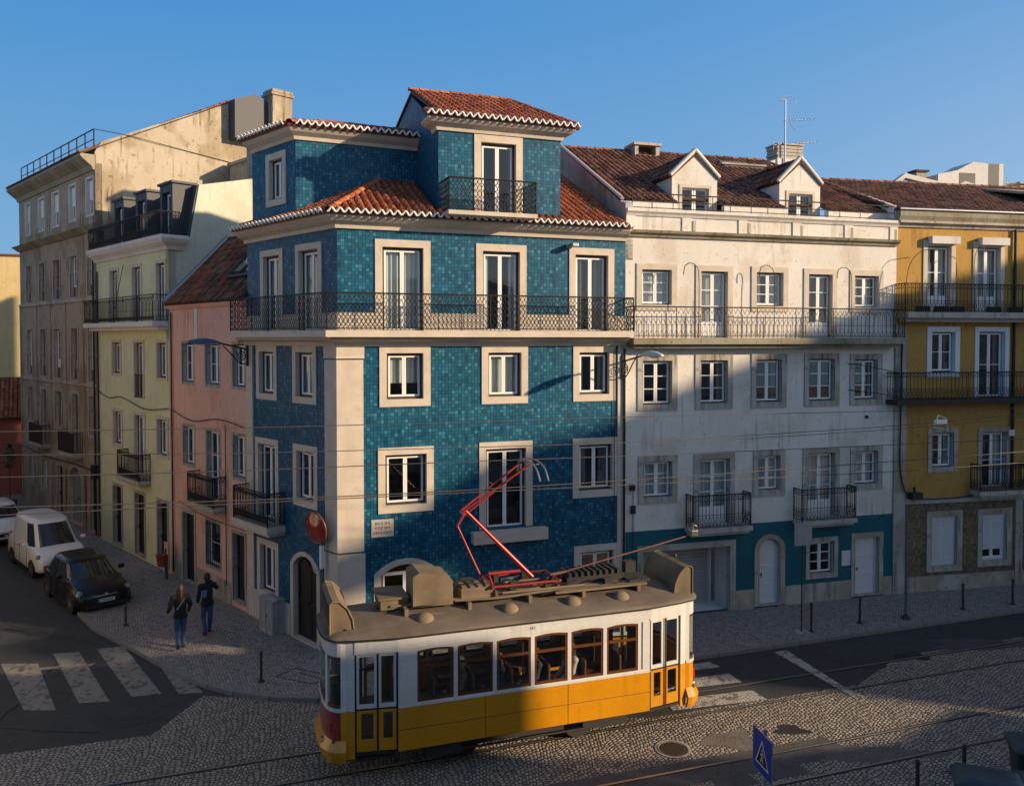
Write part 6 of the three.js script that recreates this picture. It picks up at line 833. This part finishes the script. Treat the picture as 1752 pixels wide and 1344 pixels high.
  part(t, 'sill', merge([-1, 1].map((s) => bx(o.axR + .4, o.axF - .4, .18, .26, s * (hw - .04) - .02, s * (hw - .04) + .02))), blk); return t;
}
{
  const black = mat([.008, .008, .010], { roughness: .3, phys: true, clearcoat: .35, clearcoatRoughness: .05, specularIntensity: .5 }), white = mat([.74, .74, .74], { roughness: .4, phys: true, clearcoat: .6, clearcoatRoughness: .1 }), head = -45.5 * D;
  car('black hatchback parked on the side street beside the pavement', [-14.95, ROAD, -28.5], head, { L: 4.1, W: 1.82, H: 1.5, belt: .98, hood: .86, xb0: -1.9, xb1: 1.05, xr0: -1.5, xr1: .25, axR: -1.3, axF: 1.3, paintM: black, plate: '74·IG·27', stations: [[-2.05, .62, .36, .72, .03], [-2.0, .80, .24, .88, .03], [-1.6, .90, .18, .97, .03], [0, .91, .16, .99, .03], [.9, .91, .16, .98, .04], [1.35, .89, .17, .90, .06], [1.75, .84, .19, .80, .06], [1.98, .72, .24, .68, .04], [2.05, .58, .30, .58, .02]] });
  car('dusty white panel van parked behind the black hatchback', [-18.75, ROAD, -32.75], head, { L: 4.4, W: 1.88, H: 2.0, belt: 1.10, hood: 1.02, xb0: -2.14, xb1: 1.62, xr0: -2.10, xr1: .78, axR: -1.35, axF: 1.42, van: true, plate: '56·DR·03', paintM: white, stations: [[-2.2, .80, .34, 1.05, .03], [-2.15, .88, .24, 1.12, .03], [-1.5, .92, .20, 1.14, .03], [0, .925, .2, 1.14, .03], [1.0, .935, .2, 1.13, .03], [1.6, .92, .2, 1.08, .05], [1.95, .88, .22, .98, .05], [2.15, .78, .26, .84, .04], [2.2, .64, .32, .70, .02]] });
  car('white car with dark roof at the left edge, behind the van', [-23.6, ROAD, -37.4], head, { L: 4.3, W: 1.85, H: 1.6, belt: 1.02, hood: .95, xb0: -2.0, xb1: 1.1, xr0: -1.7, xr1: .3, axR: -1.3, axF: 1.38, plate: '20·LX·81', paintM: white, stations: [[-2.15, .72, .36, .85, .03], [-2.1, .84, .24, .95, .03], [-1.6, .90, .20, 1.02, .03], [0, .92, .2, 1.03, .03], [1.0, .915, .2, 1.02, .04], [1.5, .89, .2, .95, .06], [1.9, .85, .22, .87, .05], [2.1, .75, .26, .75, .04], [2.15, .6, .32, .64, .02]] });
}

// ================================================================ street furniture
{
  const bol = (x, z, h, label) => { const t = thing('bollard', label, 'bollard', [x, 0, z], 0, 'slim iron bollards'); part(t, 'post', new THREE.LatheGeometry([[.0, 0], [.055, 0], [.055, .04], [.038, .07], [.036, h - .1], [.045, h - .09], [.045, h - .05], [.034, h - .03], [.0, h]].map(([a, b]) => new THREE.Vector2(a, b)), 12), MT.rust); part(t, 'foot', new THREE.CylinderGeometry(.09, .1, .02, 14).translate(0, .01, 0), MT.rust); return t; };
  bol(-12.15, -25.5, .62, 'short iron bollard at the pavement edge in front of the black car'); bol(-6.6, -21.3, .82, 'iron bollard on the pavement corner left of the tram'); bol(9.22, -24.98, .92, 'iron bollard in a square base by the kerb near the sign pole'); bol(11.05, -25.76, .86, 'iron bollard by the kerb opposite the right-hand white door'); bol(15.04, -27.06, .88, 'iron bollard in front of the yellow house between the shuttered windows'); bol(17.03, -27.6, .88, 'iron bollard at the right edge in front of the yellow house'); bol(8.02, -15.95, .82, 'iron bollard in the foreground left of the dark bins').position.y = ROAD; bol(9.3, -16.6, .8, 'iron bollard in the foreground just behind the dark bins').position.y = ROAD;
  { const t = thing('sign_pole', 'thin pole with a white panel in front of the white house', 'sign', [8.91, 0, -24.95], 16 * D); part(t, 'pole', bar([0, 0, 0], [0, 3.55, 0], .022, 6), MT.rust); part(t, 'panel', rbx(-.30, .32, 2.68, 3.38, .02, .045, .01), mat([.36, .35, .35], { map: mapClean, roughness: .5 })); part(t, 'arm', merge([bar([-.02, 2.45, .02], [.3, 2.45, .02], .012), bar([-.3, 2.4, .02], [-.02, 2.6, .02], .012)]), MT.rust); part(t, 'foot', bx(-.22, .22, 0, .02, -.16, .16), MT.stoneOld); }
  { const t = thing('slim_post', 'slim grey post on the pavement where the white and yellow houses meet', 'post', [12.69, 0, -26.14]); part(t, 'pole', bar([0, 0, 0], [0, 3.7, 0], .045, 8, .035), mat([.10, .11, .14], { roughness: .5 })); part(t, 'foot', new THREE.ConeGeometry(.16, .22, 12).translate(0, .11, 0), MT.rust); }
  { const o = side(3.38, .24), t = thing('utility_cabinet', 'grey utility cabinet against the tiled house beside its arched door', 'cabinet', [o[0], 0, o[2]], LEFT * D), g = mat([.36, .345, .325], { map: mapWorn, roughness: .7 }); part(t, 'box', rbx(-.42, .42, .12, 1.0, -.22, .22, .02), g); part(t, 'lid', prism([[-.24, 0], [.24, 0], [.24, .02], [0, .07], [-.24, .02]], [], -.44, .44).rotateY(Math.PI / 2).translate(0, 1.0, 0), g); part(t, 'base', bx(-.43, .43, 0, .12, -.23, .23), MT.stoneOld); part(t, 'door_seam', merge([bx(-.004, .004, .15, .96, .221, .224), bx(.06, .09, .5, .58, .221, .235)]), MT.iron); }
  { const t = thing('litter_bin', 'red litter bin on a post against the green house', 'litter bin', [-13.0, 0, -30.55], LEFT * D); part(t, 'post', bar([0, 0, 0], [0, 1.15, 0], .06, 8), mat([.07, .08, .12])); part(t, 'bin', new THREE.CylinderGeometry(.21, .15, .42, 14).translate(0, .72, .16), mat([.30, .045, .035], { roughness: .5 })); part(t, 'rim', new THREE.TorusGeometry(.21, .018, 6, 18).rotateX(Math.PI / 2).translate(0, .93, .16), mat([.20, .03, .03])); part(t, 'poster', rbx(-.2, .2, .95, 1.38, -.02, .01, .02), MT.pink); }
  { // round red sign by the corner
    const o = side(.55, .2), t = thing('round_sign', 'round red traffic mirror on a pole at the corner of the tiled house', 'sign', [o[0], 0, o[2]], LEFT * D), rd = mat([.36, .03, .012], { roughness: .12, phys: true, clearcoat: 1, clearcoatRoughness: .04 });
    part(t, 'pole', bar([0, 0, 0], [0, 3.5, 0], .035, 8), mat([.09, .10, .12], { roughness: .5 })); const F = fr(-.12, 3.66, .12, 6 * D, 8 * D, 6 * D), dome = new THREE.SphereGeometry(1.1, 36, 8, 0, Math.PI * 2, 0, .425).rotateX(Math.PI / 2).translate(0, 0, -1.0);
    part(t, 'face', dome, rd, F); part(t, 'rim', new THREE.TorusGeometry(.455, .03, 8, 40), mat([.16, .05, .03], { roughness: .4 }), F); part(t, 'back', new THREE.SphereGeometry(1.3, 36, 6, 0, Math.PI * 2, 0, .36).rotateX(-Math.PI / 2).translate(0, 0, 1.2), MT.galv, F); part(t, 'bracket', merge([bar([0, 3.1, 0], [-.08, 3.5, .05], .03, 6), bx(-.05, .05, 2.5, 3.15, -.05, .05)]), MT.frame); part(t, 'cable', pipe([[0, 2.5, .04], [-.5, 2.25, -.1], [-.9, 2.45, -.2]], .014), MT.frame); }
  { // blue crossing sign in the foreground
    const a = Math.atan2(-.987, .161), t = thing('crossing_sign', 'blue square pedestrian crossing sign on a pole in the foreground', 'sign', [3.98, ROAD, -12.78], a), F = fr(.0, 2.55, .0);
    part(t, 'pole', bar([0, 0, -.03], [0, 2.95, -.03], .03, 8), MT.galv); part(t, 'plate', rbx(-.32, .32, -.33, .33, .0, .022, .01, 1), mat([.012, .05, .30], { roughness: .35 }), F);
    const c = document.createElement('canvas'); c.width = c.height = 256; const x = c.getContext('2d'); x.fillStyle = '#0f3d93'; x.fillRect(0, 0, 256, 256); x.fillStyle = '#e8e2d2'; x.beginPath(); x.moveTo(128, 40); x.lineTo(222, 208); x.lineTo(34, 208); x.closePath(); x.fill(); x.strokeStyle = '#0f1420'; x.fillStyle = '#0f1420'; x.beginPath(); x.moveTo(128, 58); x.lineTo(206, 198); x.lineTo(50, 198); x.closePath(); x.fill(); x.strokeStyle = '#dcd8cc'; x.fillStyle = '#dcd8cc'; x.lineWidth = 9; x.beginPath(); x.arc(130, 104, 8, 0, 7); x.fill(); x.beginPath(); x.moveTo(130, 114); x.lineTo(126, 150); x.lineTo(108, 186); x.moveTo(126, 150); x.lineTo(146, 186); x.moveTo(130, 120); x.lineTo(108, 142); x.moveTo(130, 120); x.lineTo(152, 138); x.stroke();
    const tx = new THREE.CanvasTexture(c); tx.colorSpace = THREE.SRGBColorSpace; part(t, 'face', new THREE.PlaneGeometry(.62, .64).translate(0, 0, .025), mat([1, 1, 1], { map: tx, roughness: .3 }), F); part(t, 'edge', poly([[-.32, -.33, .012], [.32, -.33, .012], [.32, .33, .012], [-.32, .33, .012], [-.32, -.33, .012]], .012, 4), MT.galv, F); }
  const bin = (x, z, turn, k, label) => { const t = thing('wheelie_bin', label, 'bin', [x, ROAD, z], turn, 'dark green wheeled bins'), gm = mat([.018, .032, .030], { roughness: .45 }), lm = mat([.022, .045, .055], { roughness: .4 }); const r = (hx, hz, y) => ringOf(-hx, hx, hz, 24, 6).map(([a, b]) => [a, y, b]);
    part(t, 'body', loft([r(.46 * k, .30 * k, .12), r(.52 * k, .36 * k, .6 * k), r(.56 * k, .40 * k, 1.02 * k)], false, true), gm); part(t, 'rim', loft([r(.58 * k, .42 * k, .98 * k), r(.60 * k, .44 * k, 1.0 * k), r(.60 * k, .44 * k, 1.06 * k)], false, false), gm); part(t, 'lid', loft([r(.62 * k, .46 * k, 1.05 * k), r(.62 * k, .46 * k, 1.09 * k), r(.50 * k, .36 * k, 1.16 * k), r(.3 * k, .2 * k, 1.19 * k)], true, false), lm); part(t, 'lid_ribs', merge([-.2, 0, .2].map((q) => rbx(-.45 * k, .45 * k, 1.15 * k, 1.175 * k, q * k - .03, q * k + .03, .01, 1))), lm); part(t, 'hinge_bar', bar([-.5 * k, 1.08 * k, -.47 * k], [.5 * k, 1.08 * k, -.47 * k], .025, 8), gm);
    for (const sx of [-1, 1]) for (const sz of [-1, 1]) part(t, 'castor', cyl(.09, .09, .05, sx * .38 * k, .09, sz * .24 * k, 14, Math.PI / 2), MT.iron); part(t, 'handle', pipe([[.2 * k, 1.1 * k, .46 * k], [.2 * k, 1.18 * k, .52 * k], [-.2 * k, 1.18 * k, .52 * k], [-.2 * k, 1.1 * k, .46 * k]], .014, 5, 16), MT.galv); return t; };
  bin(8.72, -14.75, -20 * D, .98, 'dark green wheeled bin with a flat lid at the bottom right edge'); bin(10.5, -15.95, -15 * D, 1.0, 'larger dark green wheeled bin at the right edge behind the other'); bin(9.75, -14.6, -10 * D, .95, 'dark wheeled bin in the bottom right corner, half outside the picture');
  { const t = thing('rubbish_bag', 'crumpled pale bag of rubbish lying behind the bins', 'rubbish', [9.5, ROAD, -17.0]); const g = new THREE.IcosahedronGeometry(.2, 3), p = g.attributes.position; for (let i = 0; i < p.count; i++) { const k = 1 + .35 * (NZ(p.getX(i) * 9 + 5, p.getZ(i) * 9 + p.getY(i) * 7 + 5, 64) - .5); p.setXYZ(i, p.getX(i) * k * 1.4, Math.max(0, p.getY(i) * k * .6 + .09), p.getZ(i) * k); } g.computeVertexNormals(); part(t, 'bag', g, mat([.30, .29, .30], { roughness: .5 })); }
  // street lamps on the walls
  const lamp = (p, turn, label, a0, a1, col) => { const t = thing('wall_lamp', label, 'street lamp', p, turn); part(t, 'back_plate', rbx(-.04, .04, 7.75, 8.5, 0, .06, .015), MT.iron); part(t, 'arm', merge([bar([0, 8.3, .05], [0, 8.5, a0], .028, 8), pipe([[0, 7.85, .05], [0, 7.82, .18], [0, 7.95, .38], [0, 8.2, .62], [0, 8.42, .85]], .02, 6, 18)]), MT.iron); const sc = [new THREE.TorusGeometry(.13, .016, 6, 18).rotateY(Math.PI / 2).translate(0, 8.08, .22), new THREE.TorusGeometry(.06, .014, 6, 14).rotateY(Math.PI / 2).translate(0, 8.08, .22), new THREE.TorusGeometry(.06, .012, 6, 12).rotateY(Math.PI / 2).translate(0, 8.27, .17)]; part(t, 'scrollwork', merge(sc), MT.iron);
    const n = 20, rings = []; for (let j = 0; j <= 8; j++) { const u = j / 8, z = a0 + (a1 - a0) * u, w = .05 + .12 * Math.sin(Math.PI * Math.pow(u, .8) * .93), hgt = .03 + .11 * Math.sin(Math.PI * Math.pow(u, .9) * .92); rings.push(Array.from({ length: n }, (_, i) => { const q = i / n * 2 * Math.PI; return [Math.cos(q) * w, 8.52 + Math.max(-.03, Math.sin(q) * hgt), z]; })); } part(t, 'lamp_head', loft(rings, true, true), col); part(t, 'diffuser', new THREE.SphereGeometry(.1, 14, 8).scale(1, .5, 2.4).translate(0, 8.49, a0 + (a1 - a0) * .6), mat([.55, .55, .52], { roughness: .3 })); };
  lamp(along(CORNER, 20, 8.88, .05), 20 * D, 'street lamp on a scrolled bracket between the tiled and the white house', 1.25, 2.4, mat([.50, .52, .55], { roughness: .45 }));
  { const p = side(5.2, .05); p[1] = .38; lamp(p, LEFT * D, 'blue-hooded street lamp on a scrolled bracket above the pink house', .98, 1.95, mat([.06, .10, .22], { roughness: .45 })); }
  { // wires over the track
    const wireOn = (n, pts, r, label) => { const t = thing('overhead_wire', label, 'overhead wire', [0, 0, 0], 0, 'tram wires over the street'); part(t, 'cable', pipe(pts.map(([m, y]) => { const q = mn(m, n); return [q[0], y, q[1]]; }), r, 5, 60), MT.wire); return t; };
    wireOn(-17.62, [[-14, 7.4], [-4.2, 7.26], [.4, 7.18], [9.3, 7.13], [17.5, 7.05], [21, 7.01], [30, 6.9]], .0095, 'topmost thin overhead wire crossing the blue and white facades');
    const w2 = wireOn(-17.62, [[-14, 7.1], [-4.2, 6.82], [.4, 6.66], [4.1, 6.59], [9.3, 6.53], [13, 6.58], [17.5, 6.67], [21.6, 6.85], [30, 7.4]], .0095, 'second overhead wire from the top, rising to the right with a pale insulator on it'); wireOn(-17.5, [[9.3, 6.49], [13, 6.52], [17.5, 6.60], [21.6, 6.77], [30, 7.3]], .0085, 'lower of the close pair of wires rising to the right before the yellow house');
    wireOn(-17.62, [[-14, 6.62], [-4.2, 6.40], [.4, 6.30], [4.1, 6.27], [9.3, 6.2], [17.5, 6.14], [21.6, 6.12], [30, 6.1]], .010, 'contact wire running over the raised pantograph of the tram');
    wireOn(-14.3, [[-12, 6.75], [-3.4, 6.43], [.3, 6.31], [3.3, 6.26], [7.5, 6.26], [14.2, 6.32], [17.5, 6.36], [28, 6.5]], .0095, 'upper of the two lowest overhead wires in front of the tram'); wireOn(-14.3, [[-12, 6.45], [-2.7, 6.30], [3.3, 6.22], [7.5, 6.16], [14.2, 6.09], [17.5, 6.1], [28, 6.15]], .0085, 'lowest overhead wire, just under its twin in front of the tram');
    const q = mn(18.45, -17.55); part(w2, 'insulator', merge([rbx(-.22, .2, -.06, .08, -.05, .05, .03), bar([-.2, -.06, 0], [-.1, .2, 0], .025), bar([-.1, .2, 0], [.18, .1, 0], .02), bar([.18, .1, 0], [.26, -.22, 0], .025), bar([-.24, -.12, 0], [.26, -.22, 0], .015)]), mat([.6, .6, .6], { roughness: .3, metalness: .3 }), fr(q[0], 6.70, q[1], TA)); }
  { // sapling far up the side street
    const t = thing('young_tree', 'thin young tree on a bare stem at the left edge before the red house', 'tree', [-26.9, 0, -43.6]); part(t, 'trunk', pipe([[0, 0, 0], [.03, 1.2, .02], [-.02, 2.2, 0], [0, 2.9, .02]], .035, 6, 16), MT.brownWood); const lf = []; for (let i = 0; i < 150; i++) { const a = R() * 6.28, y = 2.1 + R() * 1.3, r = .34 * Math.sqrt(R()) * Math.sin(clamp((y - 2.0) / 1.5) * Math.PI * .9 + .25); lf.push(new THREE.PlaneGeometry(.1, .15).applyMatrix4(fr(Math.cos(a) * r, y, Math.sin(a) * r, R() * 6, R() * 2, R() * 2))); } part(t, 'crown', merge(lf), mat([.05, .10, .055], { roughness: .8 })); part(t, 'planter', rbx(-.25, .25, 0, .4, -.25, .25, .04), MT.rust); }
}
renderer.render(scene, camera);
